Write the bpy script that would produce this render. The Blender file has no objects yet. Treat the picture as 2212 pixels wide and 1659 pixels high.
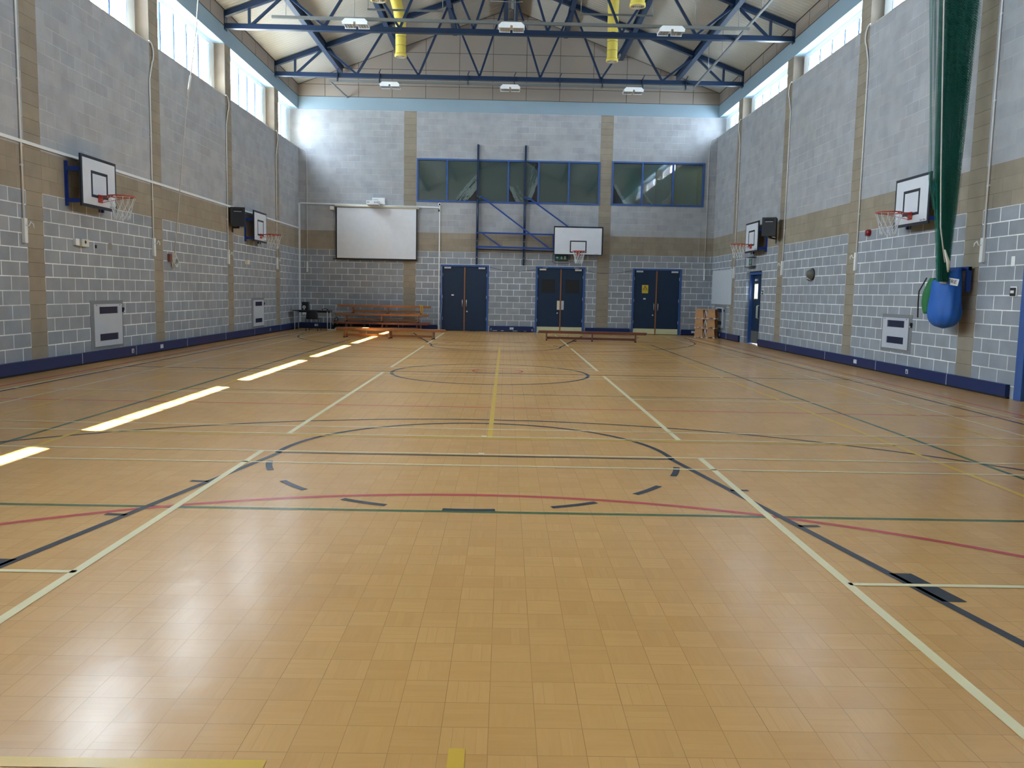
import bpy, math, random
from mathutils import Vector, Matrix
random.seed(7)
PI = math.pi
sc = bpy.context.scene
col = sc.collection

# ------------------------------------------------------------------ camera
F, CX, CY, PITCH, YAW, ROLL, CH = 1698.9111, 1106.8226, 800.9588, 0.0985, -0.0104, 0.0199, 1.4297
def cam_ray(px, py):
    u, v = (px - CX) / F, (py - CY) / F
    c, s = math.cos(ROLL), math.sin(ROLL); u, v = c * u + s * v, -s * u + c * v
    x, y2, z2 = u, 1.0, -v
    c, s = math.cos(PITCH), math.sin(PITCH); y = c * y2 + s * z2; z = -s * y2 + c * z2
    c, s = math.cos(YAW), math.sin(YAW)
    return Vector((c * x - s * y, s * x + c * y, z))
cd = bpy.data.cameras.new('camera'); cam = bpy.data.objects.new('camera', cd); col.objects.link(cam)
fw = cam_ray(CX, CY); rt = cam_ray(CX + F, CY) - fw; up = fw - cam_ray(CX, CY + F)
cam.matrix_world = Matrix(((rt.x, up.x, -fw.x, 0), (rt.y, up.y, -fw.y, 0), (rt.z, up.z, -fw.z, CH), (0, 0, 0, 1)))
cd.sensor_width = 36; cd.lens = F / 2212 * 36; cd.shift_x = (1106 - CX) / 2212; cd.shift_y = (CY - 829.5) / 2212
cd.clip_end = 400
sc.camera = cam

# ------------------------------------------------------------------ light
W = 7.572; D = 29.07; ZB = 2.89; ZT = 3.565; SL = 6.49; SR = 7.165; HB = 7.86; HT = 8.31; EV = 8.72; SLOPE = 0.365; Y0 = -1.15
wd = bpy.data.worlds.new('world'); sc.world = wd; wd.use_nodes = True
bg = wd.node_tree.nodes['Background']; bg.inputs[0].default_value = (0.78, 0.89, 1.0, 1); bg.inputs[1].default_value = 16.0
sl = bpy.data.lights.new('sun', 'SUN'); so = bpy.data.objects.new('sun', sl); col.objects.link(so)
so.rotation_euler = Vector((3.42, -0.87, -6.49)).to_track_quat('-Z', 'Y').to_euler(); sl.energy = 60; sl.angle = 0.0093; sl.color = (1, 0.93, 0.80)
def portal(x, y, z, sx, sz, side):
    l = bpy.data.lights.new('window_light_portal', 'AREA'); l.shape = 'RECTANGLE'; l.size = sz; l.size_y = sx
    l.cycles.is_portal = True
    o = bpy.data.objects.new('window_light_portal', l); col.objects.link(o); o.location = (x, y, z)
    o.rotation_euler = (0, -PI / 2 if side < 0 else PI / 2, 0)
sc.view_settings.view_transform = 'Standard'; sc.view_settings.look = 'None'; sc.view_settings.gamma = 1
sc.view_settings.use_curve_mapping = False; sc.view_settings.exposure = 1.48
sc.cycles.use_denoising = True; sc.cycles.max_bounces = 10; sc.cycles.diffuse_bounces = 6; sc.cycles.glossy_bounces = 3
sc.cycles.transparent_max_bounces = 48; sc.cycles.transmission_bounces = 4; sc.cycles.sample_clamp_indirect = 8
sc.cycles.caustics_reflective = False; sc.cycles.caustics_refractive = False

# ------------------------------------------------------------------ materials
def lin(c):
    return tuple((v / 255 / 12.92 if v / 255 <= 0.04045 else ((v / 255 + 0.055) / 1.055) ** 2.4) for v in c) + (1,)
def newmat(name):
    m = bpy.data.materials.new(name); m.use_nodes = True
    return m, m.node_tree.nodes, m.node_tree.links, m.node_tree.nodes['Principled BSDF']
MATS = {}
def mat(name, rgb, rough=0.6, metal=0.0, var=0.06, scale=6.0, spec=0.5, bump=0.0, coat=0.0):
    if name in MATS: return MATS[name]
    m, N, L, P = newmat(name)
    geo = N.new('ShaderNodeNewGeometry'); no = N.new('ShaderNodeTexNoise'); no.inputs['Scale'].default_value = scale; no.inputs['Detail'].default_value = 4
    L.new(geo.outputs['Position'], no.inputs['Vector'])
    mx = N.new('ShaderNodeMix'); mx.data_type = 'RGBA'
    c = lin(rgb); mx.inputs[6].default_value = tuple(v * (1 - var) for v in c[:3]) + (1,); mx.inputs[7].default_value = tuple(min(1, v * (1 + var)) for v in c[:3]) + (1,)
    L.new(no.outputs['Fac'], mx.inputs[0]); L.new(mx.outputs[2], P.inputs['Base Color'])
    P.inputs['Roughness'].default_value = rough; P.inputs['Metallic'].default_value = metal; P.inputs['Specular IOR Level'].default_value = spec
    P.inputs['Coat Weight'].default_value = coat
    if bump:
        b = N.new('ShaderNodeBump'); b.inputs['Strength'].default_value = bump; b.inputs['Distance'].default_value = 0.01
        L.new(no.outputs['Fac'], b.inputs['Height']); L.new(b.outputs[0], P.inputs['Normal'])
    MATS[name] = m; return m

def block_mat(name, c1, c2, cm, axis, org, offset=0.5, mort=0.008, zo=ZB, fade=0.5, bw=0.45, rh=0.225):
    m, N, L, P = newmat(name)
    geo = N.new('ShaderNodeNewGeometry'); sp = N.new('ShaderNodeSeparateXYZ'); L.new(geo.outputs['Position'], sp.inputs[0])
    def add(sock, v):
        a = N.new('ShaderNodeMath'); a.operation = 'ADD'; a.inputs[1].default_value = v; L.new(sock, a.inputs[0]); return a.outputs[0]
    u = add(sp.outputs['X' if axis == 'x' else 'Y'], -org + bw * 200); v = add(sp.outputs['Z'], -zo + rh * 200)
    cb = N.new('ShaderNodeCombineXYZ'); L.new(u, cb.inputs[0]); L.new(v, cb.inputs[1])
    br = N.new('ShaderNodeTexBrick'); L.new(cb.outputs[0], br.inputs['Vector'])
    br.offset = offset; br.inputs['Scale'].default_value = 1; br.inputs['Brick Width'].default_value = bw; br.inputs['Row Height'].default_value = rh
    br.inputs['Mortar Size'].default_value = mort; br.inputs['Mortar Smooth'].default_value = 0.25; br.inputs['Bias'].default_value = 0.0
    br.inputs['Color1'].default_value = lin(c1); br.inputs['Color2'].default_value = lin(c2)
    n1 = N.new('ShaderNodeTexNoise'); n1.inputs['Scale'].default_value = 0.9; n1.inputs['Detail'].default_value = 3; L.new(geo.outputs['Position'], n1.inputs['Vector'])
    rp = N.new('ShaderNodeMapRange'); rp.inputs[1].default_value = 0.35; rp.inputs[2].default_value = 0.62; rp.inputs[3].default_value = fade; rp.inputs[4].default_value = 0.0
    L.new(n1.outputs['Fac'], rp.inputs[0])
    mm = N.new('ShaderNodeMix'); mm.data_type = 'RGBA'; mm.inputs[6].default_value = lin(cm); mm.inputs[7].default_value = lin(c1)
    L.new(rp.outputs[0], mm.inputs[0]); L.new(mm.outputs[2], br.inputs['Mortar'])
    n2 = N.new('ShaderNodeTexNoise'); n2.inputs['Scale'].default_value = 3.0; n2.inputs['Detail'].default_value = 5; L.new(geo.outputs['Position'], n2.inputs['Vector'])
    n3 = N.new('ShaderNodeTexNoise'); n3.inputs['Scale'].default_value = 60; n3.inputs['Detail'].default_value = 3; L.new(geo.outputs['Position'], n3.inputs['Vector'])
    r2 = N.new('ShaderNodeMapRange'); r2.inputs[1].default_value = 0.25; r2.inputs[2].default_value = 0.75; r2.inputs[3].default_value = 0.88; r2.inputs[4].default_value = 1.1
    L.new(n2.outputs['Fac'], r2.inputs[0])
    mu = N.new('ShaderNodeMix'); mu.data_type = 'RGBA'; mu.blend_type = 'MULTIPLY'; mu.inputs[0].default_value = 1
    L.new(br.outputs['Color'], mu.inputs[6]); L.new(r2.outputs[0], mu.inputs[7]); L.new(mu.outputs[2], P.inputs['Base Color'])
    P.inputs['Roughness'].default_value = 0.9; P.inputs['Specular IOR Level'].default_value = 0.2
    b = N.new('ShaderNodeBump'); b.inputs['Strength'].default_value = 0.35; b.inputs['Distance'].default_value = 0.006; b.invert = True
    ad = N.new('ShaderNodeMath'); ad.operation = 'MULTIPLY_ADD'; ad.inputs[1].default_value = 0.5; L.new(n3.outputs['Fac'], ad.inputs[0]); L.new(br.outputs['Fac'], ad.inputs[2])
    L.new(ad.outputs[0], b.inputs['Height']); L.new(b.outputs[0], P.inputs['Normal'])
    return m
PY = 26.585
LOW1, LOW2, LOWM = (136, 143, 152), (146, 153, 162), (240, 244, 244)
UP1, UP2, UPM = (156, 160, 166), (165, 169, 174), (188, 192, 196)
BD1, BD2, BDM = (140, 132, 119), (149, 141, 127), (112, 104, 94)
wm = {}
for ax, org in (('y', PY), ('x', -3.764)):
    wm['low' + ax] = block_mat('grey_block_' + ax, LOW1, LOW2, LOWM, ax, org, mort=0.009, fade=0.5)
    wm['up' + ax] = block_mat('pale_block_' + ax, UP1, UP2, UPM, ax, org, mort=0.005, fade=1.0)
    wm['band' + ax] = block_mat('buff_block_' + ax, BD1, BD2, BDM, ax, org, mort=0.004, fade=0.9)
wm['pily'] = block_mat('buff_pier_y', BD1, BD2, (100, 92, 84), 'y', PY, offset=0, mort=0.004, fade=0.4)
wm['pilx'] = block_mat('buff_pier_x', BD1, BD2, (100, 92, 84), 'x', -3.764, offset=0, mort=0.004, fade=0.4)
wm['pilx2'] = block_mat('buff_pier_x2', BD1, BD2, (100, 92, 84), 'x', 3.33, offset=0, mort=0.004, fade=0.4)
brick = block_mat('red_brick', (132, 104, 92), (118, 96, 90), (190, 186, 178), 'x', 0, mort=0.008, fade=0.0, bw=0.225, rh=0.075)
render_w = mat('rendered_patch', (120, 124, 128), 0.9)
white_paint = mat('white_paint', (222, 226, 228), 0.45)
off_white = mat('off_white', (205, 203, 188), 0.5)
cream = mat('cream_steel', (200, 202, 165), 0.35)
black = mat('black_plastic', (20, 22, 26), 0.45)
navy_trim = mat('navy_trim', (8, 36, 88), 0.38, var=0.1)
door_blue = mat('door_blue', (6, 38, 68), 0.42, var=0.12, scale=2)
frame_blue = mat('frame_blue', (48, 84, 146), 0.45, var=0.1)
steel_blue = mat('steel_blue', (12, 38, 68), 0.38, var=0.1)
bright_blue = mat('bracket_blue', (8, 48, 132), 0.4)
beam_mat = mat('beam_blue_grey', (132, 155, 170), 0.6, scale=1.2, var=0.07)
grey_steel = mat('galvanised', (118, 122, 122), 0.45, metal=0.6)
chrome = mat('brushed_steel', (200, 204, 208), 0.3, metal=0.8)
alu = mat('pale_metal', (178, 186, 198), 0.5)
panel_mat = mat('gable_board', (142, 134, 127), 0.8, scale=0.7, var=0.1)
joint_mat = mat('board_joint', (58, 54, 54), 0.8)
orange = mat('rim_orange', (176, 62, 44), 0.4)
cord_w = mat('white_cord', (214, 218, 222), 0.8)
board_w = mat('board_white', (206, 212, 222), 0.5)
board_k = mat('board_black', (18, 24, 38), 0.5)
yellow_duct = mat('yellow_fabric', (205, 188, 84), 0.75, scale=3, var=0.08)
wood_b = mat('bench_wood', (150, 96, 54), 0.4, scale=9, var=0.25)
wood_r = mat('red_wood', (112, 62, 44), 0.42, scale=9, var=0.2)
wood_l = mat('ply_wood', (172, 128, 84), 0.5, scale=8, var=0.2)
wood_e = mat('edge_wood', (140, 92, 58), 0.5)
rubber = mat('rubber', (16, 16, 18), 0.7)
warn_y = mat('warning_yellow', (206, 184, 60), 0.5)
red_p = mat('red_plastic', (120, 16, 26), 0.3)
green_c = mat('green_canvas', (40, 112, 66), 0.8, scale=8, var=0.2)
dk_green = mat('dark_green', (12, 40, 28), 0.7)
blue_c = mat('blue_canvas', (22, 92, 178), 0.6, scale=4, var=0.12)
sign_g = mat('sign_green', (30, 92, 78), 0.4)
dark_grille = mat('dark_grille', (16, 30, 62), 0.5)
scr_w = mat('screen_white', (214, 218, 224), 0.75)
rope_m = mat('rope', (196, 196, 190), 0.85)
leaf_m = mat('leaf', (70, 110, 50), 0.7, scale=3, var=0.4)
room_m = mat('store_room', (92, 96, 92), 0.9)

def roof_mat():
    m, N, L, P = newmat('roof_decking')
    geo = N.new('ShaderNodeNewGeometry'); sp = N.new('ShaderNodeSeparateXYZ'); L.new(geo.outputs['Position'], sp.inputs[0])
    w = N.new('ShaderNodeMath'); w.operation = 'MULTIPLY'; w.inputs[1].default_value = 2 * PI / 0.16; L.new(sp.outputs['Y'], w.inputs[0])
    s = N.new('ShaderNodeMath'); s.operation = 'SINE'; L.new(w.outputs[0], s.inputs[0])
    p = N.new('ShaderNodeMapRange'); p.inputs[1].default_value = 0.2; p.inputs[2].default_value = 0.9; L.new(s.outputs[0], p.inputs[0])
    no = N.new('ShaderNodeTexNoise'); no.inputs['Scale'].default_value = 0.7; no.inputs['Detail'].default_value = 3; L.new(geo.outputs['Position'], no.inputs['Vector'])
    mx = N.new('ShaderNodeMix'); mx.data_type = 'RGBA'; mx.inputs[6].default_value = lin((160, 158, 151)); mx.inputs[7].default_value = lin((178, 177, 170)); L.new(no.outputs['Fac'], mx.inputs[0])
    L.new(mx.outputs[2], P.inputs['Base Color']); P.inputs['Roughness'].default_value = 0.55
    b = N.new('ShaderNodeBump'); b.inputs['Strength'].default_value = 0.5; b.inputs['Distance'].default_value = 0.02; L.new(p.outputs[0], b.inputs['Height']); L.new(b.outputs[0], P.inputs['Normal'])
    return m
roof_m = roof_mat()

def floor_mat():
    m, N, L, P = newmat('wood_mosaic')
    geo = N.new('ShaderNodeNewGeometry'); sp = N.new('ShaderNodeSeparateXYZ'); L.new(geo.outputs['Position'], sp.inputs[0])
    def M(op, a, b=None, c=None):
        n = N.new('ShaderNodeMath'); n.operation = op
        for i, x in enumerate((a, b, c)):
            if x is None: continue
            if isinstance(x, (int, float)): n.inputs[i].default_value = x
            else: L.new(x, n.inputs[i])
        return n.outputs[0]
    S = 0.155
    u = M('MULTIPLY', M('ADD', sp.outputs['X'], 40.02), 1 / S); v = M('MULTIPLY', M('ADD', sp.outputs['Y'], 40), 1 / S)
    fu, fv = M('FLOOR', u), M('FLOOR', v); ru, rv = M('FRACT', u), M('FRACT', v)
    par = M('MODULO', M('ADD', fu, fv), 2.0)
    w1 = N.new('ShaderNodeTexWhiteNoise'); cb = N.new('ShaderNodeCombineXYZ'); L.new(fu, cb.inputs[0]); L.new(fv, cb.inputs[1]); L.new(cb.outputs[0], w1.inputs['Vector'])
    # strips inside a square
    t = N.new('ShaderNodeMix'); t.data_type = 'FLOAT'; L.new(par, t.inputs[0]); L.new(ru, t.inputs[2]); L.new(rv, t.inputs[3])
    st = M('MULTIPLY', t.outputs[0], 4.0); sf = M('FLOOR', st); sr = M('FRACT', st)
    cb2 = N.new('ShaderNodeCombineXYZ'); L.new(fu, cb2.inputs[0]); L.new(fv, cb2.inputs[1]); L.new(sf, cb2.inputs[2])
    w2 = N.new('ShaderNodeTexWhiteNoise'); L.new(cb2.outputs[0], w2.inputs['Vector'])
    def edge(x, wdt):
        d = M('MINIMUM', x, M('SUBTRACT', 1.0, x)); return M('LESS_THAN', d, wdt)
    e1 = M('MAXIMUM', edge(ru, 0.007), edge(rv, 0.007)); e2 = M('MULTIPLY', edge(sr, 0.012), M('MULTIPLY', M('GREATER_THAN', w2.outputs['Value'], 0.72), 0.6))
    e = M('MAXIMUM', M('MULTIPLY', e1, M('ADD', 0.25, M('MULTIPLY', w1.outputs['Value'], 0.5))), e2)
    no = N.new('ShaderNodeTexNoise'); no.inputs['Scale'].default_value = 0.6; no.inputs['Detail'].default_value = 4; L.new(geo.outputs['Position'], no.inputs['Vector'])
    # grain stretched along the strips
    mp = N.new('ShaderNodeCombineXYZ'); L.new(M('MULTIPLY', sp.outputs['X'], 8.0), mp.inputs[0]); L.new(M('MULTIPLY', sp.outputs['Y'], 60.0), mp.inputs[1])
    mp2 = N.new('ShaderNodeCombineXYZ'); L.new(M('MULTIPLY', sp.outputs['X'], 60.0), mp2.inputs[0]); L.new(M('MULTIPLY', sp.outputs['Y'], 8.0), mp2.inputs[1])
    mv = N.new('ShaderNodeMix'); mv.data_type = 'VECTOR'; L.new(par, mv.inputs[0]); L.new(mp2.outputs[0], mv.inputs[4]); L.new(mp.outputs[0], mv.inputs[5])
    gr = N.new('ShaderNodeTexNoise'); gr.inputs['Scale'].default_value = 1.0; gr.inputs['Detail'].default_value = 3; L.new(mv.outputs[1], gr.inputs['Vector'])
    val = M('ADD', M('MULTIPLY', w1.outputs['Value'], 0.16), M('MULTIPLY', w2.outputs['Value'], 0.12))
    val = M('ADD', M('ADD', val, 0.14), M('MULTIPLY', no.outputs['Fac'], 0.5)); val = M('ADD', val, M('MULTIPLY', gr.outputs['Fac'], 0.25))
    cr = N.new('ShaderNodeValToRGB'); L.new(M('MULTIPLY', val, 0.8), cr.inputs[0])
    cr.color_ramp.elements[0].position = 0.15; cr.color_ramp.elements[0].color = lin((194, 142, 78)); cr.color_ramp.elements[1].position = 0.9; cr.color_ramp.elements[1].color = lin((224, 174, 106))
    mx = N.new('ShaderNodeMix'); mx.data_type = 'RGBA'; L.new(e, mx.inputs[0]); L.new(cr.outputs[0], mx.inputs[6]); mx.inputs[7].default_value = lin((120, 82, 48))
    # pale scuffs
    sc_ = N.new('ShaderNodeTexNoise'); sc_.inputs['Scale'].default_value = 2.2; sc_.inputs['Detail'].default_value = 8; sc_.inputs['Roughness'].default_value = 0.75; L.new(geo.outputs['Position'], sc_.inputs['Vector'])
    sr_ = N.new('ShaderNodeMapRange'); sr_.inputs[1].default_value = 0.60; sr_.inputs[2].default_value = 0.78; sr_.inputs[4].default_value = 0.12; L.new(sc_.outputs['Fac'], sr_.inputs[0])
    m2 = N.new('ShaderNodeMix'); m2.data_type = 'RGBA'; L.new(sr_.outputs[0], m2.inputs[0]); L.new(mx.outputs[2], m2.inputs[6]); m2.inputs[7].default_value = lin((220, 190, 150))
    L.new(m2.outputs[2], P.inputs['Base Color'])
    ro = N.new('ShaderNodeMapRange'); ro.inputs[3].default_value = 0.17; ro.inputs[4].default_value = 0.30; L.new(no.outputs['Fac'], ro.inputs[0]); L.new(ro.outputs[0], P.inputs['Roughness'])
    P.inputs['Specular IOR Level'].default_value = 0.6
    bn = N.new('ShaderNodeTexNoise'); bn.inputs['Scale'].default_value = 5; bn.inputs['Detail'].default_value = 2; L.new(geo.outputs['Position'], bn.inputs['Vector'])
    b = N.new('ShaderNodeBump'); b.inputs['Strength'].default_value = 0.16; b.inputs['Distance'].default_value = 0.01
    L.new(M('ADD', M('MULTIPLY', w2.outputs['Value'], 0.12), bn.outputs['Fac']), b.inputs['Height']); L.new(b.outputs[0], P.inputs['Normal'])
    return m
floor_m = floor_mat()
def line_mat(n, c): return mat(n, c, 0.25, var=0.08, scale=4, spec=0.45)
LW = line_mat('line_white', (236, 222, 176)); LY = line_mat('line_yellow', (218, 176, 70)); LG = line_mat('line_green', (72, 104, 62))
LK = line_mat('line_black', (40, 44, 56)); LR = line_mat('line_red', (192, 72, 70))

def glass_mat(name, tint=(0.93, 0.97, 0.98, 1), gloss=0.08, rough=0.02):
    m = bpy.data.materials.new(name); m.use_nodes = True; N, L = m.node_tree.nodes, m.node_tree.links
    N.remove(N['Principled BSDF']); o = N['Material Output']
    t = N.new('ShaderNodeBsdfTransparent'); t.inputs[0].default_value = tint; g = N.new('ShaderNodeBsdfGlossy'); g.inputs['Roughness'].default_value = rough
    fr = N.new('ShaderNodeFresnel'); fr.inputs[0].default_value = 1.5; mx = N.new('ShaderNodeMixShader')
    ad = N.new('ShaderNodeMath'); ad.operation = 'ADD'; ad.inputs[1].default_value = gloss - 0.04; ad.use_clamp = True; L.new(fr.outputs[0], ad.inputs[0])
    L.new(ad.outputs[0], mx.inputs[0]); L.new(t.outputs[0], mx.inputs[1]); L.new(g.outputs[0], mx.inputs[2]); L.new(mx.outputs[0], o.inputs[0])
    return m
clear_glass = glass_mat('clear_glass'); dark_glass = glass_mat('store_glass', (0.8, 0.9, 0.88, 1), 0.14, 0.03)
def film_mat():
    m = bpy.data.materials.new('privacy_film'); m.use_nodes = True; N, L = m.node_tree.nodes, m.node_tree.links
    N.remove(N['Principled BSDF']); o = N['Material Output']
    d = N.new('ShaderNodeBsdfDiffuse'); d.inputs[0].default_value = lin((150, 176, 176)); t = N.new('ShaderNodeBsdfTranslucent'); t.inputs[0].default_value = lin((170, 180, 160))
    mx = N.new('ShaderNodeMixShader'); mx.inputs[0].default_value = 0.45; L.new(d.outputs[0], mx.inputs[1]); L.new(t.outputs[0], mx.inputs[2]); L.new(mx.outputs[0], o.inputs[0])
    return m
film_m = film_mat(); peel_m = mat('peeled_film', (190, 206, 212), 0.5)

def net_mat(name, rgb, cell, th):
    m, N, L, P = newmat(name)
    uv = N.new('ShaderNodeUVMap'); sp = N.new('ShaderNodeSeparateXYZ'); L.new(uv.outputs[0], sp.inputs[0])
    def M(op, a, b=None):
        n = N.new('ShaderNodeMath'); n.operation = op
        for i, x in enumerate((a, b)):
            if x is None: continue
            if isinstance(x, (int, float)): n.inputs[i].default_value = x
            else: L.new(x, n.inputs[i])
        return n.outputs[0]
    a = M('FRACT', M('MULTIPLY', M('ADD', sp.outputs[0], sp.outputs[1]), 1 / cell)); b = M('FRACT', M('MULTIPLY', M('ADD', M('SUBTRACT', sp.outputs[0], sp.outputs[1]), 80.0), 1 / cell))
    k = M('MAXIMUM', M('LESS_THAN', a, th), M('LESS_THAN', b, th))
    P.inputs['Base Color'].default_value = lin(rgb); P.inputs['Roughness'].default_value = 0.7
    L.new(k, P.inputs['Alpha'])
    return m
net_g = net_mat('green_netting', (20, 140, 122), 0.04, 0.18)

# ------------------------------------------------------------------ mesh builder
class MB:
    def __init__(self): self.v = []; self.f = []; self.mi = []; self.cur = 0; self.mats = []; self.smooth = []
    def m(self, material):
        if material not in self.mats: self.mats.append(material)
        self.cur = self.mats.index(material); return self
    def add(self, vs, fs, smooth=False):
        n = len(self.v); self.v += [tuple(p) for p in vs]
        for f in fs: self.f.append(tuple(i + n for i in f)); self.mi.append(self.cur); self.smooth.append(smooth)
        return self
    def box(self, x0, x1, y0, y1, z0, z1):
        if x0 > x1: x0, x1 = x1, x0
        if y0 > y1: y0, y1 = y1, y0
        if z0 > z1: z0, z1 = z1, z0
        v = [(x0, y0, z0), (x1, y0, z0), (x1, y1, z0), (x0, y1, z0), (x0, y0, z1), (x1, y0, z1), (x1, y1, z1), (x0, y1, z1)]
        return self.add(v, [(0, 3, 2, 1), (4, 5, 6, 7), (0, 1, 5, 4), (1, 2, 6, 5), (2, 3, 7, 6), (3, 0, 4, 7)])
    def cbox(self, c, s): return self.box(c[0] - s[0] / 2, c[0] + s[0] / 2, c[1] - s[1] / 2, c[1] + s[1] / 2, c[2] - s[2] / 2, c[2] + s[2] / 2)
    def beam(self, a, b, w, h, upv=(0, 0, 1)):
        a, b = Vector(a), Vector(b); d = (b - a).normalized(); s = d.cross(Vector(upv))
        if s.length < 1e-4: s = d.cross(Vector((0, 1, 0)))
        s.normalize(); t = s.cross(d).normalized()
        v = [p + s * (i * w / 2) + t * (j * h / 2) for p in (a, b) for i, j in ((-1, -1), (1, -1), (1, 1), (-1, 1))]
        return self.add(v, [(0, 1, 2, 3), (7, 6, 5, 4), (0, 4, 5, 1), (1, 5, 6, 2), (2, 6, 7, 3), (3, 7, 4, 0)])
    def ibeam(self, a, b, w, h, t=0.014):
        up_ = Vector((0, 0, 1)); a, b = Vector(a), Vector(b)
        self.beam(a + up_ * (h / 2 - t / 2), b + up_ * (h / 2 - t / 2), w, t); self.beam(a - up_ * (h / 2 - t / 2), b - up_ * (h / 2 - t / 2), w, t); return self.beam(a, b, t, h - 2 * t)
    def tube(self, pts, r, n=8, cap=True, closed=False):
        pts = [Vector(p) for p in pts]; rs = r if isinstance(r, (list, tuple)) else [r] * len(pts); vs = []; prev = None
        for i, p in enumerate(pts):
            if closed: d = pts[(i + 1) % len(pts)] - pts[i - 1]
            else: d = pts[min(i + 1, len(pts) - 1)] - pts[max(i - 1, 0)]
            d.normalize()
            if prev is None:
                s = d.cross(Vector((0, 0, 1)));
                if s.length < 0.05: s = d.cross(Vector((0, 1, 0)))
            else: s = prev - d * prev.dot(d)
            s.normalize(); prev = s; t = d.cross(s)
            vs += [p + (s * math.cos(2 * PI * k / n) + t * math.sin(2 * PI * k / n)) * rs[i] for k in range(n)]
        fs = []; m_ = len(pts)
        for i in range(m_ if closed else m_ - 1):
            j = (i + 1) % m_
            for k in range(n): fs.append((i * n + k, i * n + (k + 1) % n, j * n + (k + 1) % n, j * n + k))
        if cap and not closed: fs.append(tuple(range(n))[::-1]); fs.append(tuple((m_ - 1) * n + k for k in range(n)))
        return self.add(vs, fs, True)
    def cyl(self, a, b, r, n=16): return self.tube([a, b], r, n)
    def prism(self, poly, axis, a0, a1):
        n = len(poly)
        def P(p, a): return (a, p[0], p[1]) if axis == 'x' else ((p[0], a, p[1]) if axis == 'y' else (p[0], p[1], a))
        v = [P(p, a0) for p in poly] + [P(p, a1) for p in poly]
        return self.add(v, [tuple(range(n)), tuple(range(2 * n - 1, n - 1, -1))] + [(i, i + n, (i + 1) % n + n, (i + 1) % n) for i in range(n)])
    def lathe(self, prof, n=20, ax='z', c=(0, 0, 0)):
        vs = []
        for r, h in prof:
            for k in range(n):
                a = 2 * PI * k / n; p = (r * math.cos(a), r * math.sin(a), h)
                if ax == 'y': p = (p[0], p[2], p[1])
                if ax == 'x': p = (p[2], p[0], p[1])
                vs.append((p[0] + c[0], p[1] + c[1], p[2] + c[2]))
        fs = [(i * n + k, i * n + (k + 1) % n, (i + 1) * n + (k + 1) % n, (i + 1) * n + k) for i in range(len(prof) - 1) for k in range(n)]
        return self.add(vs, fs, True)
    def build(self, name, material=None, parent=None, bevel=0.0, label=None):
        me = bpy.data.meshes.new(name)
        if not self.mats: self.mats = [material]
        elif material is not None and material not in self.mats: self.mats[0] = material
        me.from_pydata(self.v, [], self.f); me.update()
        for m_ in self.mats: me.materials.append(m_)
        me.polygons.foreach_set('material_index', self.mi); me.polygons.foreach_set('use_smooth', self.smooth); me.update()
        o = bpy.data.objects.new(name, me); col.objects.link(o)
        if parent is not None: o.parent = parent
        if bevel:
            b = o.modifiers.new('bevel', 'BEVEL'); b.width = bevel; b.segments = 2; b.limit_method = 'ANGLE'
        if label: o['label'] = label
        return o
def thing(name, label, cat, loc=(0, 0, 0), rz=0, group=None):
    o = bpy.data.objects.new(name, None); o.empty_display_size = 0.1; col.objects.link(o); o.location = loc; o.rotation_euler = (0, 0, rz)
    o['label'] = label; o['category'] = cat
    if group: o['group'] = group
    return o
def tag(o, label, cat, group=None, kind=None):
    o['label'] = label; o['category'] = cat
    if group: o['group'] = group
    if kind: o['kind'] = kind
    return o
def struct(o, label=None):
    o['kind'] = 'structure'
    if label: o['label'] = label
    return o
def sempty(name, label=None, loc=(0, 0, 0)):
    o = bpy.data.objects.new(name, None); col.objects.link(o); o.location = loc; return struct(o, label)
def dup(root, loc, rz=None, label=None):
    ch = {}
    for o in bpy.data.objects:
        if o.parent: ch.setdefault(o.parent.name, []).append(o)
    def rec(o, par):
        c = o.copy(); col.objects.link(c)
        if par: c.parent = par
        for k in ch.get(o.name, []): rec(k, c)
        return c
    r = rec(root, None); r.location = loc
    if rz is not None: r.rotation_euler = (0, 0, rz)
    if label: r['label'] = label
    return r
def text(body, size, material, parent, M4, name='lettering', extrude=0.0006):
    c = bpy.data.curves.new(name, 'FONT'); c.body = body; c.size = size; c.align_x = 'CENTER'; c.align_y = 'CENTER'; c.extrude = extrude; c.materials.append(material)
    t = bpy.data.objects.new(name, c); col.objects.link(t); me = bpy.data.meshes.new_from_object(t.evaluated_get(bpy.context.evaluated_depsgraph_get())); bpy.data.objects.remove(t)
    o = bpy.data.objects.new(name, me); col.objects.link(o); o.parent = parent; o.matrix_local = M4; return o
FACE_NY = Matrix(((1, 0, 0, 0), (0, 0, -1, 0), (0, 1, 0, 0), (0, 0, 0, 1)))      # reads from -y
FACE_NX = Matrix(((0, 0, -1, 0), (-1, 0, 0, 0), (0, 1, 0, 0), (0, 0, 0, 1)))     # reads from -x
FACE_PX = Matrix(((0, 0, 1, 0), (1, 0, 0, 0), (0, 1, 0, 0), (0, 0, 0, 1)))       # reads from +x
def at(M4, x, y, z): return Matrix.Translation((x, y, z)) @ M4

# ------------------------------------------------------------------ shell
f = MB(); f.m(floor_m).add([(-8.2, Y0, 0), (8.2, Y0, 0), (8.2, D + 0.4, 0), (-8.2, D + 0.4, 0)], [(0, 1, 2, 3)]); f.box(-8.2, 8.2, Y0, D + 0.4, -0.3, -0.01)
floor = struct(f.build('floor'), 'varnished wooden mosaic sports hall floor')

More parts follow.
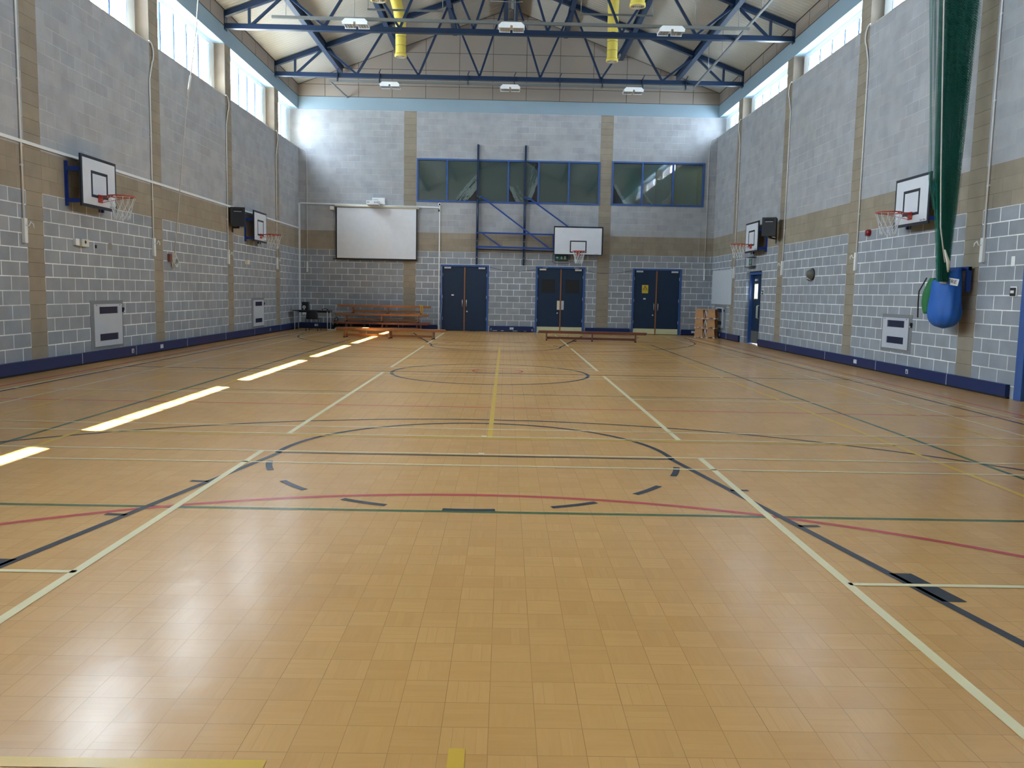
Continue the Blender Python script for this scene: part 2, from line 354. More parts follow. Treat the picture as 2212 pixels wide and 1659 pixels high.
def in_holes(u, z, holes):
    return any(a < u < b and c < z < d for a, b, c, d in holes)
def wall_cells(mb, axis, w0, w1, us, zs, holes, matf):
    us = sorted(set(round(x, 4) for x in us + [h[i] for h in holes for i in (0, 1)])); zs = sorted(set(round(x, 4) for x in zs + [h[i] for h in holes for i in (2, 3)]))
    for a, b in zip(us, us[1:]):
        for c, d in zip(zs, zs[1:]):
            u, z = (a + b) / 2, (c + d) / 2
            if in_holes(u, z, holes) or b - a < 1e-4: continue
            mt = matf(u, z)
            if mt is None: continue
            mb.m(mt)
            if axis == 'y': mb.box(w0, w1, a, b, c, d)
            else: mb.box(a, b, w0, w1, c, d)
PIL = [(26.135 - 4.5 * k, 26.585 - 4.5 * k) for k in range(7)]
pe = [e for p in PIL for e in p]
def is_pil(y): return any(a < y < b for a, b in PIL)
def side_wall(s, sill, holes):
    mb = MB()
    def mf(y, z):
        if is_pil(y): return wm['pily']
        if z > sill: return None
        return wm['lowy'] if z < ZB else (wm['bandy'] if z < ZT else wm['upy'])
    x0, x1 = (W, W + 0.36) if s > 0 else (-W - 0.36, -W)
    wall_cells(mb, 'y', x0, x1, [Y0, D] + pe, [0, ZB, ZT, sill, HB], holes, mf)
    mb.m(brick)
    mb.box(s * (W + 0.36), s * (W + 0.46), Y0 - 0.4, D + 0.4, 0 if s < 0 else 2.5, sill - 0.1)
    return mb
DR = (23.4, 24.85)      # double door in the right-hand wall
wl = struct(side_wall(-1, SL, []).build('wall_left'), 'grey and buff blockwork wall with high windows')
wr = struct(side_wall(1, SR, [(DR[0], DR[1], 0, 2.24), (9.6, 11.43, 0, 2.3)]).build('wall_right'), 'grey and buff blockwork wall beside the green net')
# far wall
WIN1 = (-3.30, 3.345, 4.67, 6.21); WIN2 = (3.775, 7.14, 4.68, 6.25)
DOORS = [(-2.40, -0.63), (1.09, 2.91), (4.65, 6.46)]
XP = [(-3.764, -3.314), (3.33, 3.78)]
mb = MB()
def mff(x, z):
    for i, (a, b) in enumerate(XP):
        if a < x < b: return wm['pilx'] if i == 0 else wm['pilx2']
    return wm['lowx'] if z < ZB else (wm['bandx'] if z < ZT else wm['upx'])
holes = [WIN1, WIN2] + [(a, b, 0, 2.42) for a, b in DOORS]
wall_cells(mb, 'x', D, D + 0.3, [-W - 0.36, W + 0.36, XP[0][0], XP[0][1], XP[1][0], XP[1][1]], [0, ZB, ZT, HB], holes, mff)
wf = struct(mb.build('wall_far'), 'end wall of blockwork with three blue double doors')
mb = MB()
wall_cells(mb, 'x', Y0 - 0.3, Y0, [-W - 0.36, W + 0.36], [0, ZB, ZT, HB], [], mff)
struct(mb.build('wall_near'))
# ring beams, upstands, gables, roof
for i, s in enumerate((-1, 1)):
    mb = MB().m(beam_mat); mb.box(s * W, s * (W + 0.46), Y0 - 0.3, D + 0.3, HB, HT)
    o = struct(mb.build('trim_%d' % (i + 1), bevel=0.01), 'blue-grey ring beam over the windows')
    mb = MB().m(panel_mat); mb.box(s * W, s * (W + 0.4), Y0 - 0.3, D + 0.3, HT + 0.004, EV)
    mb.m(joint_mat); mb.box(s * (W - 0.002), s * (W + 0.01), Y0, D, HT - 0.008, HT + 0.012)
    y = D - 1.2
    while y > Y0: mb.box(s * (W - 0.003), s * (W + 0.01), y - 0.006, y + 0.006, HT, EV); y -= 1.2
    struct(mb.build('trim_%d' % (i + 3)), 'boarded upstand below the roof slope')
mb = MB().m(beam_mat); mb.box(-W, W, D, D + 0.3, HB, HT); struct(mb.build('trim_5', bevel=0.01), 'blue-grey beam across the end wall')
mb = MB().m(beam_mat); mb.box(-W, W, Y0 - 0.3, Y0, HB, HT); struct(mb.build('trim_6'))
def roofz(x): return EV + (W - abs(x)) * SLOPE
for nm, y0, y1, yf in (('wall_gable_far', D, D + 0.3, D), ('wall_gable_near', Y0 - 0.3, Y0, Y0)):
    mb = MB().m(panel_mat); mb.prism([(-W - 0.4, HT), (W + 0.4, HT), (W + 0.4, EV), (0, roofz(0) + 0.1), (-W - 0.4, EV)], 'y', y0, y1)
    if yf == D:
        mb.m(joint_mat)
        for k in range(12):
            x = -6.607 + 1.2015 * k; mb.box(x - 0.007, x + 0.007, D - 0.004, D + 0.01, HT, roofz(x))
        for z in (HT, 8.73, 9.30, 9.90, 11.12):
            xe = W if z <= EV else max(0, W - (z - EV) / SLOPE); mb.box(-xe, xe, D - 0.004, D + 0.01, z - 0.007, z + 0.007)
        for s in (-1, 1): mb.beam((s * W, D - 0.002, EV - 0.01), (0, D - 0.002, roofz(0) - 0.01), 0.012, 0.022, (0, 1, 0))
    struct(mb.build(nm))
mb = MB().m(roof_m)
for s in (-1, 1):
    ov = 0.86 if s < 0 else 0.47; xe = s * (W + ov); ze = EV - ov * SLOPE
    mb.add([(s * W, Y0 - 0.3, EV), (0, Y0 - 0.3, roofz(0)), (0, D + 0.3, roofz(0)), (s * W, D + 0.3, EV)], [(0, 1, 2, 3)])
    mb.prism([(xe, ze + 0.04), (xe, ze + 0.34), (0, roofz(0) + 0.34), (0, roofz(0) + 0.04)], 'y', Y0 - 0.5, D + 0.5)
struct(mb.build('ceiling'), 'pitched roof lined with pale ribbed decking')
mb = MB().m(joint_mat)
for s in (-1, 1): mb.box(s * (W - 0.004), s * (W - 0.016), Y0, D, EV - 0.012, EV + 0.006)
struct(mb.build('trim_7'))
# outside brick piers between the windows
n = 8
for s in (-1, 1):
    mb = MB().m(brick)
    for a, b in PIL: mb.box(s * (W + 0.36), s * (W + (0.92 if s < 0 else 0.66)), a - 0.02, b + 0.02, 0, HT)
    struct(mb.build('trim_%d' % n), 'brick piers outside the high windows'); n += 1

# ------------------------------------------------------------------ high windows
wn = 1
for s, sill in ((-1, SL), (1, SR)):
    spans = [(26.585, D)] + [(PIL[k + 1][1], PIL[k][0]) for k in range(6)]
    for a, b in spans:
        r = sempty('window_%d' % wn, 'high strip window of several panes'); wn += 1
        x = s * (W + 0.28); x2 = s * (W + 0.33); e = b - 0.33 if b < D - 0.1 else b - 0.50; z0 = sill + 0.02; z1 = HB - 0.02
        mb = MB().m(white_paint); mb.box(x, x2, a, b, z1 - 0.10, z1); mb.box(x, x2, a, b, sill, sill + 0.05); mb.box(x, x2, e, b, sill + 0.05, z1 - 0.10); mb.box(x, x2, a, a + 0.05, sill + 0.05, z1 - 0.10)
        mb.build('window_frame', None, r)
        mb = MB().m(frame_blue); np_ = 5 if b < D - 0.1 else 3; pw = (e - a - 0.05) / np_
        for k in range(1, np_): y = a + 0.05 + pw * k; mb.box(s * (W + 0.285), s * (W + 0.315), y - 0.028, y + 0.028, sill + 0.05, z1 - 0.10)
        mb.box(s * (W + 0.285), s * (W + 0.33), e - 0.02, e, sill + 0.05, z1 - 0.10)
        mb.build('mullion', None, r, label='slim blue mullions')
        mb = MB().m(clear_glass); mb.add([(s * (W + 0.30), a + 0.05, sill + 0.05), (s * (W + 0.30), e, sill + 0.05), (s * (W + 0.30), e, z1 - 0.10), (s * (W + 0.30), a + 0.05, z1 - 0.10)], [(0, 1, 2, 3) if s < 0 else (3, 2, 1, 0)])
        mb.build('glass', None, r)
        mb = MB().m(off_white); mb.box(s * (W - 0.012), s * (W + 0.28), a, b, sill, sill + 0.012); mb.build('window_sill', None, r)
        portal(s * (W + 0.35), (a + b) / 2, (sill + z1) / 2, b - a, z1 - sill, s)

# ------------------------------------------------------------------ store-room windows in the end wall
def film_window(win, xs, name, films):
    r = sempty(name, 'blue framed window with peeling privacy film')
    x0, x1, z0, z1 = win; mb = MB().m(frame_blue)
    mb.box(x0, x1, D - 0.03, D + 0.09, z1 - 0.06, z1); mb.box(x0, x1, D - 0.03, D + 0.09, z0, z0 + 0.06); mb.box(x0, x0 + 0.06, D - 0.03, D + 0.09, z0 + 0.06, z1 - 0.06); mb.box(x1 - 0.06, x1, D - 0.03, D + 0.09, z0 + 0.06, z1 - 0.06)
    for x in xs: mb.box(x - 0.03, x + 0.03, D - 0.02, D + 0.08, z0 + 0.06, z1 - 0.06)
    mb.build('window_frame', None, r)
    ed = [x0 + 0.06] + xs + [x1 - 0.06]
    for a, b in zip(ed, ed[1:]):
        t = random.uniform(-0.004, 0.004)
        mb = MB().m(dark_glass); mb.add([(a, D + 0.03, z0), (b, D + 0.03 + t, z0), (b, D + 0.035 + t, z1), (a, D + 0.035, z1)], [(0, 1, 2, 3)]); mb.build('glass', None, r)
    for poly in films:
        mb = MB().m(film_m); mb.prism(poly, 'y', D + 0.05, D + 0.051); mb.build('privacy_film', None, r, label='grey-green translucent film')
    return r
B0, B1 = 4.72, 6.17
f1 = [[(-3.26, B0), (-2.2, B0), (-2.2, B1), (-3.26, B1)], [(-2.2, B0), (-1.90, B0), (-1.5, 5.1), (-1.09, 5.62), (-1.09, B1), (-2.2, B1)], [(-1.09, B0), (0.014, B0), (0.014, B1), (-1.09, B1)],
      [(0.40, B0), (0.72, B0), (1.114, 5.45), (1.114, 5.78), (0.95, 6.0), (0.66, B1), (0.014, B1), (0.014, 5.35)],
      [(1.114, B0), (2.214, B0), (2.214, B1), (1.114, B1)], [(2.214, B0), (3.3, B0), (3.3, B1), (2.214, B1)]]
w_1 = film_window(WIN1, [-2.2, -1.09, 0.014, 1.114, 2.214], 'window_%d' % wn, f1); wn += 1
f2 = [[(4.28, B0), (4.887, B0), (4.887, B1), (3.83, B1), (3.83, 5.50), (4.0, 5.1)], [(4.887, 5.25), (5.1, B0 + 0.12), (5.4, B0), (5.75, B0 + 0.04), (6.006, 5.05), (6.006, B1), (4.887, B1)], [(6.006, B0), (7.09, B0), (7.09, B1), (6.006, B1)]]
w_2 = film_window(WIN2, [4.887, 6.006], 'window_%d' % wn, f2); wn += 1
def peel(a, b, n, w, par, spread):
    mb = MB().m(peel_m)
    for i in range(n):
        t = random.random(); u = random.uniform(-spread, spread); l = random.uniform(0.05, 0.30)
        dx, dz = b[0] - a[0], b[1] - a[1]; ln = math.hypot(dx, dz); dx /= ln; dz /= ln
        px, pz = a[0] + dx * ln * t - dz * u, a[1] + dz * ln * t + dx * u
        qx, qz = px + dx * l, pz + dz * l; qz = max(B0, min(B1, qz)); pz = max(B0, min(B1, pz)); wv = w * random.uniform(0.4, 1.3)
        x_lo, x_hi = par
        px = max(x_lo, min(x_hi, px)); qx = max(x_lo, min(x_hi, qx))
        mb.add([(px, D + 0.046, pz), (qx, D + 0.040, qz), (qx - dz * wv, D + 0.044, qz + dx * wv), (px - dz * wv, D + 0.048, pz + dx * wv)], [(0, 1, 2, 3)])
    return mb
for a, b, nn, w, lim, sp_, pr in (((-1.85, 4.72), (-1.12, 5.55), 60, 0.03, (-2.1, -1.12), 0.10, w_1), ((-1.6, 4.72), (-1.12, 5.25), 50, 0.05, (-2.0, -1.12), 0.08, w_1), ((0.05, 5.3), (0.36, 4.74), 60, 0.035, (0.05, 0.55), 0.05, w_1), ((0.2, 5.3), (0.6, 4.74), 22, 0.02, (0.05, 0.75), 0.12, w_1),
                      ((0.76, 4.76), (1.08, 5.5), 70, 0.035, (0.62, 1.08), 0.06, w_1), ((0.7, 5.0), (0.95, 5.9), 22, 0.02, (0.6, 1.08), 0.12, w_1), ((3.86, 5.45), (4.3, 4.74), 50, 0.03, (3.85, 4.5), 0.05, w_2), ((4.92, 5.2), (5.25, 4.76), 12, 0.02, (4.92, 5.4), 0.02, w_2), ((5.6, 4.76), (5.96, 5.1), 12, 0.02, (5.4, 5.97), 0.02, w_2)):
    peel(a, b, nn, w, lim, sp_).build('peeled_film', None, pr, label='white shreds of peeling film')
mb = MB().m(rubber); mb.box(-W, W, D + 0.32, D + 0.4, -0.1, 2.6); mb.box(-W, W, D + 0.0, D + 0.4, -0.02, -0.005)  # unseen dark backing, added to stop sky light leaking under the doors
for s in (-1, 1): mb.box(s * W, s * (W + 0.4), D + 0.3, D + 0.4, -0.1, HT)
struct(mb.build('door_light_blocker'))
# the store room behind
mb = MB().m(room_m); mb.box(-3.8, 7.9, D + 3.2, D + 3.3, 3.9, 7.0); mb.box(-3.9, -3.8, D + 0.3, D + 3.3, 3.9, 7.0); mb.box(7.9, 8.0, D + 0.3, D + 3.3, 3.9, 7.0); mb.box(-3.9, 8.0, D + 0.3, D + 3.3, 3.8, 3.9); mb.box(-3.9, 8.0, D + 0.3, D + 3.3, 7.0, 7.1); mb.box(4.2, 4.3, D + 0.3, D + 3.2, 3.9, 7.0)
struct(mb.build('wall_store'))
ll = bpy.data.lights.new('store_room_lamp', 'AREA'); ll.energy = 16; ll.size = 0.5; ll.color = (1, 0.92, 0.62); lo = bpy.data.objects.new('store_room_lamp', ll); col.objects.link(lo); lo.location = (7.2, D + 1.0, 6.8)

# ------------------------------------------------------------------ doors in the end wall
def closer(par, x, z, m_, arm):
    mb = MB().m(m_); mb.cbox((x, D - 0.02, z), (0.24, 0.06, 0.06))
    if arm: mb.beam((x, D - 0.05, z + 0.06), (x + arm, D - 0.04, z + 0.07), 0.02, 0.012)
    mb.build('door_closer', None, par, label='pale door closer')
def far_door(i, x0, x1, xm, kick, vision, plates, signs, lock, closm, arm):
    r = sempty('door_%d' % i, 'pair of dark blue doors')
    mb = MB().m(frame_blue); t = 0.07
    mb.box(x0, x0 + t, D - 0.02, D + 0.14, 0, 2.42); mb.box(x1 - t, x1, D - 0.02, D + 0.14, 0, 2.42); mb.box(x0 + t, x1 - t, D - 0.02, D + 0.14, 2.36, 2.42)
    mb.build('door_frame', None, r, bevel=0.004)
    for a, b in ((x0 + t, xm - 0.012), (xm + 0.012, x1 - t)):
        hs = []
        if vision: cxx = (a + b) / 2 + (-0.02 if b < xm + 0.1 else 0.02); hs = [(cxx - 0.255, cxx + 0.255, 1.46, 1.96)]
        mb = MB(); wall_cells(mb, 'x', D + 0.02, D + 0.07, [a, b], [0.015, 2.35], hs, lambda u, z: door_blue)
        lf = mb.build('door_leaf', None, r)
        if vision:
            c = hs[0]; mb = MB().m(black); mb.box(c[0], c[1], D + 0.03, D + 0.05, c[2], c[3]); mb.build('vision_panel', None, lf, label='blacked-out vision panel')
        if kick: mb = MB().m(cream); mb.box(a + 0.01, b - 0.01, D + 0.008, D + 0.019, 0.02, 0.215); mb.build('kick_plate', None, lf, label='cream kick plate')
    mb = MB().m(wood_e); mb.box(xm - 0.022, xm + 0.022, D - 0.005, D + 0.02, 0.02, 2.34); mb.build('meeting_strip', None, r, label='bare wooden meeting edge')
    for sx in (-1, 1):
        x = xm + sx * 0.075
        if plates:
            mb = MB().m(off_white if sx < 0 else alu); mb.box(x - 0.05, x + 0.05, D + 0.01, D + 0.019, 0.85, 1.18); mb.build('push_plate', None, r, label='pale push plate')
        else:
            mb = MB().m(chrome); mb.tube([(x, D + 0.02, 0.90), (x, D - 0.03, 0.92), (x, D - 0.03, 1.12), (x, D + 0.02, 1.14)], 0.014, 8); mb.build('door_handle', None, r, label='steel pull handle')
        mb = MB().m(alu)
        for z in (0.4, 1.2, 2.0): mb.box(*((x0 + t - 0.02, x0 + t + 0.015) if sx < 0 else (x1 - t - 0.015, x1 - t + 0.02)), D + 0.005, D + 0.019, z, z + 0.11)
        mb.build('hinge', None, r)
        closer(r, x0 + 0.26 if sx < 0 else x1 - 0.26, 2.31, closm, (0.17 * (1 if sx < 0 else -1)) if arm else 0)
    mb = MB().m(chrome); mb.cyl((xm + lock * 0.10, D + 0.02, 0.72), (xm + lock * 0.10, D, 0.72), 0.03, 12); mb.build('door_lock', None, r)
    if signs: mb = MB().m(white_paint); mb.box(signs - 0.045, signs + 0.045, D + 0.012, D + 0.019, 1.29, 1.34); mb.build('door_notice', None, r)
    return r
far_door(1, -2.40, -0.63, -1.515, False, False, False, -1.95, 1, alu, False)
far_door(2, 1.09, 2.91, 2.02, True, True, True, None, -1, off_white, True)
far_door(3, 4.65, 6.46, 5.545, True, False, False, 5.12, -1, alu, False)
# warning sign
r = thing('warning_sign', 'yellow electrical danger sign with black triangle on a blue door', 'sign', (5.13, D + 0.012, 1.52))
mb = MB().m(warn_y); mb.box(-0.115, 0.115, 0, 0.006, 0, 0.30); mb.build('sign_plate', None, r)
mb = MB().m(black)
tr = [(-0.085, 0.14), (0.085, 0.14), (0, 0.285)]; ti = [(-0.055, 0.155), (0.055, 0.155), (0, 0.25)]
for k in range(3):
    a, b, c, d = tr[k], tr[(k + 1) % 3], ti[(k + 1) % 3], ti[k]; mb.add([(p[0], -0.001, p[1]) for p in (a, b, c, d)], [(0, 1, 2, 3)])
mb.add([(p[0], -0.001, p[1]) for p in [(0.008, 0.245), (-0.018, 0.2), (0.0, 0.2), (-0.01, 0.165), (0.02, 0.21), (0.002, 0.21)]], [(0, 1, 2, 3, 4, 5)])
mb.build('triangle_symbol', None, r)
text('DANGER', 0.05, black, r, at(FACE_NY, 0, -0.001, 0.105)); text('415 VOLTS', 0.04, wood_r, r, at(FACE_NY, 0, -0.001, 0.05))

# ------------------------------------------------------------------ doors in the right wall
r = sempty('door_4', 'recessed pair of blue doors in the right wall')
xa = W + 0.20
mb = MB().m(frame_blue); mb.box(W + 0.10, W + 0.3, DR[1] - 0.07, DR[1], 0, 2.24); mb.box(W + 0.10, W + 0.3, DR[0], DR[0] + 0.06, 0, 2.24); mb.box(W + 0.10, W + 0.3, DR[0] + 0.06, DR[1] - 0.07, 2.14, 2.24); mb.build('door_frame', None, r)
ym = (DR[0] + DR[1]) / 2 + 0.02
for a, b in ((DR[0] + 0.06, ym - 0.006), (ym + 0.006, DR[1] - 0.07)):
    c = (a + b) / 2; h = [(c - 0.16, c + 0.16, 1.40, 1.86)]
    mb = MB(); wall_cells(mb, 'y', xa, xa + 0.05, [a, b], [0.02, 2.14], h, lambda u, z: door_blue); lf = mb.build('door_leaf', None, r)
    mb = MB().m(mat('beech_bead', (180, 148, 96), 0.5)); mb.box(xa - 0.004, xa + 0.02, c - 0.18, c - 0.15, 1.38, 1.88); mb.box(xa - 0.004, xa + 0.02, c + 0.15, c + 0.18, 1.38, 1.88); mb.box(xa - 0.004, xa + 0.02, c - 0.15, c + 0.15, 1.38, 1.41); mb.box(xa - 0.004, xa + 0.02, c - 0.15, c + 0.15, 1.85, 1.88); mb.build('glazing_bead', None, lf, label='pale wooden glazing bead')
    mb = MB().m(clear_glass); mb.add([(xa + 0.02, c - 0.16, 1.4), (xa + 0.02, c + 0.16, 1.4), (xa + 0.02, c + 0.16, 1.86), (xa + 0.02, c - 0.16, 1.86)], [(3, 2, 1, 0)]); mb.build('glass', None, lf)
    mb = MB().m(grey_steel); mb.box(xa - 0.008, xa, a + 0.01, b - 0.01, 0.03, 0.40); mb.build('kick_plate', None, lf, label='grey metal kick plate')
for y in (ym - 0.05, ym + 0.05):
    mb = MB().m(off_white); mb.tube([(xa, y, 0.80), (xa - 0.05, y, 0.82), (xa - 0.05, y, 1.18), (xa, y, 1.20)], 0.014, 8); mb.build('door_handle', None, r)
mb = MB().m(alu); mb.cbox((xa - 0.03, ym + 0.25, 1.98), (0.05, 0.16, 0.06)); mb.build('door_closer', None, r)
# lobby outside these doors, open to daylight
mb = MB().m(white_paint); mb.box(W + 0.36, W + 1.6, 22.6, 22.7, 0, 2.5); mb.box(W + 0.36, W + 1.6, 25.6, 25.7, 0, 2.5); mb.box(W + 0.36, W + 1.6, 22.6, 25.7, 2.5, 2.6); mb.box(W + 0.46, W + 1.6, 22.6, 25.7, -0.05, 0.0)
struct(mb.build('wall_lobby'))
mb = MB().m(brick); mb.box(W + 0.36, W + 0.46, Y0 - 0.4, 22.6, 0, 2.5); mb.box(W + 0.36, W + 0.46, 25.7, D + 0.4, 0, 2.5); struct(mb.build('wall_outer'))
r = sempty('door_5', 'blue framed door at the near end of the right wall')
mb = MB().m(frame_blue); mb.box(W - 0.03, W + 0.25, 11.33, 11.50, 0, 2.32); mb.box(W - 0.03, W + 0.25, 9.55, 9.65, 0, 2.32); mb.box(W - 0.03, W + 0.25, 9.65, 11.33, 2.22, 2.32); mb.build('door_frame', None, r, bevel=0.01)
mb = MB().m(door_blue); mb.box(W + 0.04, W + 0.09, 9.65, 11.33, 0.02, 2.22); lf = mb.build('door_leaf', None, r)
mb = MB().m(cream); mb.box(W + 0.025, W + 0.04, 9.68, 11.28, 0.03, 0.24); mb.build('kick_plate', None, lf)

# ------------------------------------------------------------------ skirting trunking
def skirt(name, axis, s, u0, u1, joints, label):
    r = sempty(name, label); js = [u0] + sorted(j for j in joints if u0 < j < u1) + [u1]
    for a, b in zip(js, js[1:]):
        mb = MB().m(navy_trim)
        if axis == 'y': mb.box(s * (W - 0.002), s * (W - 0.07), a + 0.004, b - 0.004, 0.03, 0.212)
        else: mb.box(a + 0.004, b - 0.004, D - 0.002, D - 0.07, 0.03, 0.212)
        mb.m(rubber)  # set-back plinth in black: shade of the recess put into its colour
        if axis == 'y': mb.box(s * (W - 0.002), s * (W - 0.05), a, b, 0, 0.03)
        else: mb.box(a, b, D - 0.002, D - 0.05, 0, 0.03)
        mb.build('casing', None, r)
    for j in js[1:-1]:
        mb = MB().m(alu)
        if axis == 'y': mb.box(s * (W - 0.002), s * (W - 0.076), j - 0.006, j + 0.006, 0.03, 0.216)
        else: mb.box(j - 0.006, j + 0.006, D - 0.002, D - 0.076, 0.03, 0.216)
        mb.build('joint_strip', None, r, label='pale metal joint strip')
    return r
jl = [D - 0.1 - 2.57 * k - 2.57 for k in range(11)]
skirt('baseboard_left', 'y', -1, Y0, D - 0.002, [14.0, 16.05, 18.63, 21.2, 23.64, 26.4, 11.4, 8.8, 6.2, 3.6], 'dark blue skirting trunking along the wall')
skirt('baseboard_right', 'y', 1, 11.62, 23.3, [13.2, 15.77, 18.31, 20.9], 'dark blue skirting trunking beside the net')
skirt('baseboard_corner', 'y', 1, 25.25, D - 0.002, [26.6], 'short blue skirting beside the stacked stools')
bf = skirt('baseboard_far', 'x', 1, -W + 0.075, -2.50, [-5.2], 'blue skirting behind the benches')
bf2 = skirt('baseboard_far', 'x', 1, -0.58, 1.05, [], 'chipped blue skirting between two blue doors')
skirt('baseboard_far', 'x', 1, 2.95, 4.61, [], 'blue skirting behind the dark red bench')
skirt('baseboard_far', 'x', 1, 6.50, W - 0.075, [], 'blue skirting beside the stacked stools')
mb = MB().m(white_paint)
for x, w, h in ((-0.52, 0.012, 0.10), (-0.46, 0.17, 0.012), (-0.15, 0.10, 0.014), (0.28, 0.18, 0.012), (0.99, 0.02, 0.09), (0.7, 0.08, 0.008)): mb.box(x, x + w, D - 0.0715, D - 0.070, 0.035, 0.035 + h)
mb.build('paint_chip', None, bf2, label='bare white chips in the paint')
def socket(loc, rz, wdt, label, double=True):
    r = thing('wall_socket', label, 'socket', loc, rz, 'sockets on the skirting')
    mb = MB().m(alu); mb.cbox((0, -0.006, 0), (wdt, 0.012, 0.085)); mb.build('face_plate', None, r, bevel=0.003)
    for k in ((-1, 1) if double else (0,)):
        MB().m(white_paint if double else black).prism([(k * 0.036 - 0.015, -0.03), (k * 0.036 + 0.015, -0.03), (k * 0.036 + 0.015, 0.0), (k * 0.036 + 0.006, 0.0), (k * 0.036 + 0.006, 0.03), (k * 0.036 - 0.006, 0.03), (k * 0.036 - 0.006, 0.0), (k * 0.036 - 0.015, 0.0)], 'y', -0.015, -0.012).build('outlet', None, r)
RL, RR = PI / 2, -PI / 2
# rz that turns local -y towards the room: left wall faces +x -> rz=+90 ; right wall faces -x -> rz=-90
socket((-W + 0.07, 15.89, 0.12), RL, 0.085, 'single steel socket on the skirting by the nearer heater panel', False)
socket((-W + 0.07, 17.23, 0.12), RL, 0.146, 'double steel socket on the skirting below the rope cleat')
socket((-W + 0.07, 25.2, 0.12), RL, 0.085, 'single steel socket on the skirting near the corner desk', False)
socket((W - 0.07, 16.69, 0.12), RR, 0.146, 'double steel socket on the skirting below the red alarm sounder')
socket((W - 0.07, 14.51, 0.12), RR, 0.085, 'single steel socket on the skirting under the blue net bag', False)
socket((W - 0.07, 27.45, 0.12), RR, 0.085, 'single steel socket on the skirting beside the stacked stools', False)
socket((0.24, D - 0.07, 0.13), 0, 0.146, 'double steel socket on the chipped skirting between two doors')
socket((6.95, D - 0.07, 0.13), 0, 0.146, 'double steel socket on the end wall behind the stacked stools')
socket((-6.93, D - 0.07, 0.12), 0, 0.146, 'double steel socket behind the black chair')

# ------------------------------------------------------------------ court lines (paint on the floor)
ZL = [0.0006]
def lines(name, m_, label):
    ZL[0] += 0.00035; return (MB().m(m_), ZL[0], name, label)
def hline(L_, y, x0, x1, w=0.045): z = L_[1]; L_[0].add([(x0, y - w / 2, z), (x1, y - w / 2, z), (x1, y + w / 2, z), (x0, y + w / 2, z)], [(0, 1, 2, 3)])
def vline(L_, x, y0, y1, w=0.045): z = L_[1]; L_[0].add([(x - w / 2, y0, z), (x + w / 2, y0, z), (x + w / 2, y1, z), (x - w / 2, y1, z)], [(0, 1, 2, 3)])
def seg(L_, a, b, w=0.05):
    d = Vector((b[0] - a[0], b[1] - a[1])).normalized(); n_ = Vector((-d.y, d.x)) * w / 2; z = L_[1]
    L_[0].add([(a[0] + n_.x, a[1] + n_.y, z), (a[0] - n_.x, a[1] - n_.y, z), (b[0] - n_.x, b[1] - n_.y, z), (b[0] + n_.x, b[1] + n_.y, z)], [(0, 1, 2, 3)])
def arc(L_, c, r_, a0, a1, w=0.05, n_=72):
    z = L_[1]; vs = []; a0 = math.radians(a0); a1 = math.radians(a1)
    for i in range(n_ + 1):
        a = a0 + (a1 - a0) * i / n_
        for rr in (r_ - w / 2, r_ + w / 2): vs.append((c[0] + rr * math.cos(a), c[1] + rr * math.sin(a), z))
    L_[0].add(vs, [(2 * i, 2 * i + 1, 2 * i + 3, 2 * i + 2) for i in range(n_)])
def done(L_):
    o = L_[0].build(L_[2], None, floor, label=L_[3]); o['kind'] = 'structure'
MY = 27.9
g = lines('green_court_line', LG, 'green painted court lines')
for x in (-4.49, 4.26): vline(g, x, 5.03, 22.87)
for y in (5.03, 22.87): hline(g, y, -4.49, 4.26)
for y in (11.05, MY - 11.05): hline(g, y, -4.49, 4.26, 0.03)
done(g)
rd = lines('red_court_line', LR, 'red painted netball lines')
for y in (9.74, MY + 0.6 - 9.74): hline(rd, y, -7.0, 6.62, 0.035)
for x in (-7.0, 6.62): vline(rd, x, 0.55, 28.2, 0.04)
arc(rd, (-0.2, 0.56), 4.9, 12, 168, 0.05, 120); arc(rd, (-0.2, 28.0), 4.9, 192, 348, 0.05, 120); arc(rd, (-0.12, 14.35), 0.45, 0, 360, 0.035)
done(rd)
k = lines('black_court_line', LK, 'black painted basketball lines')
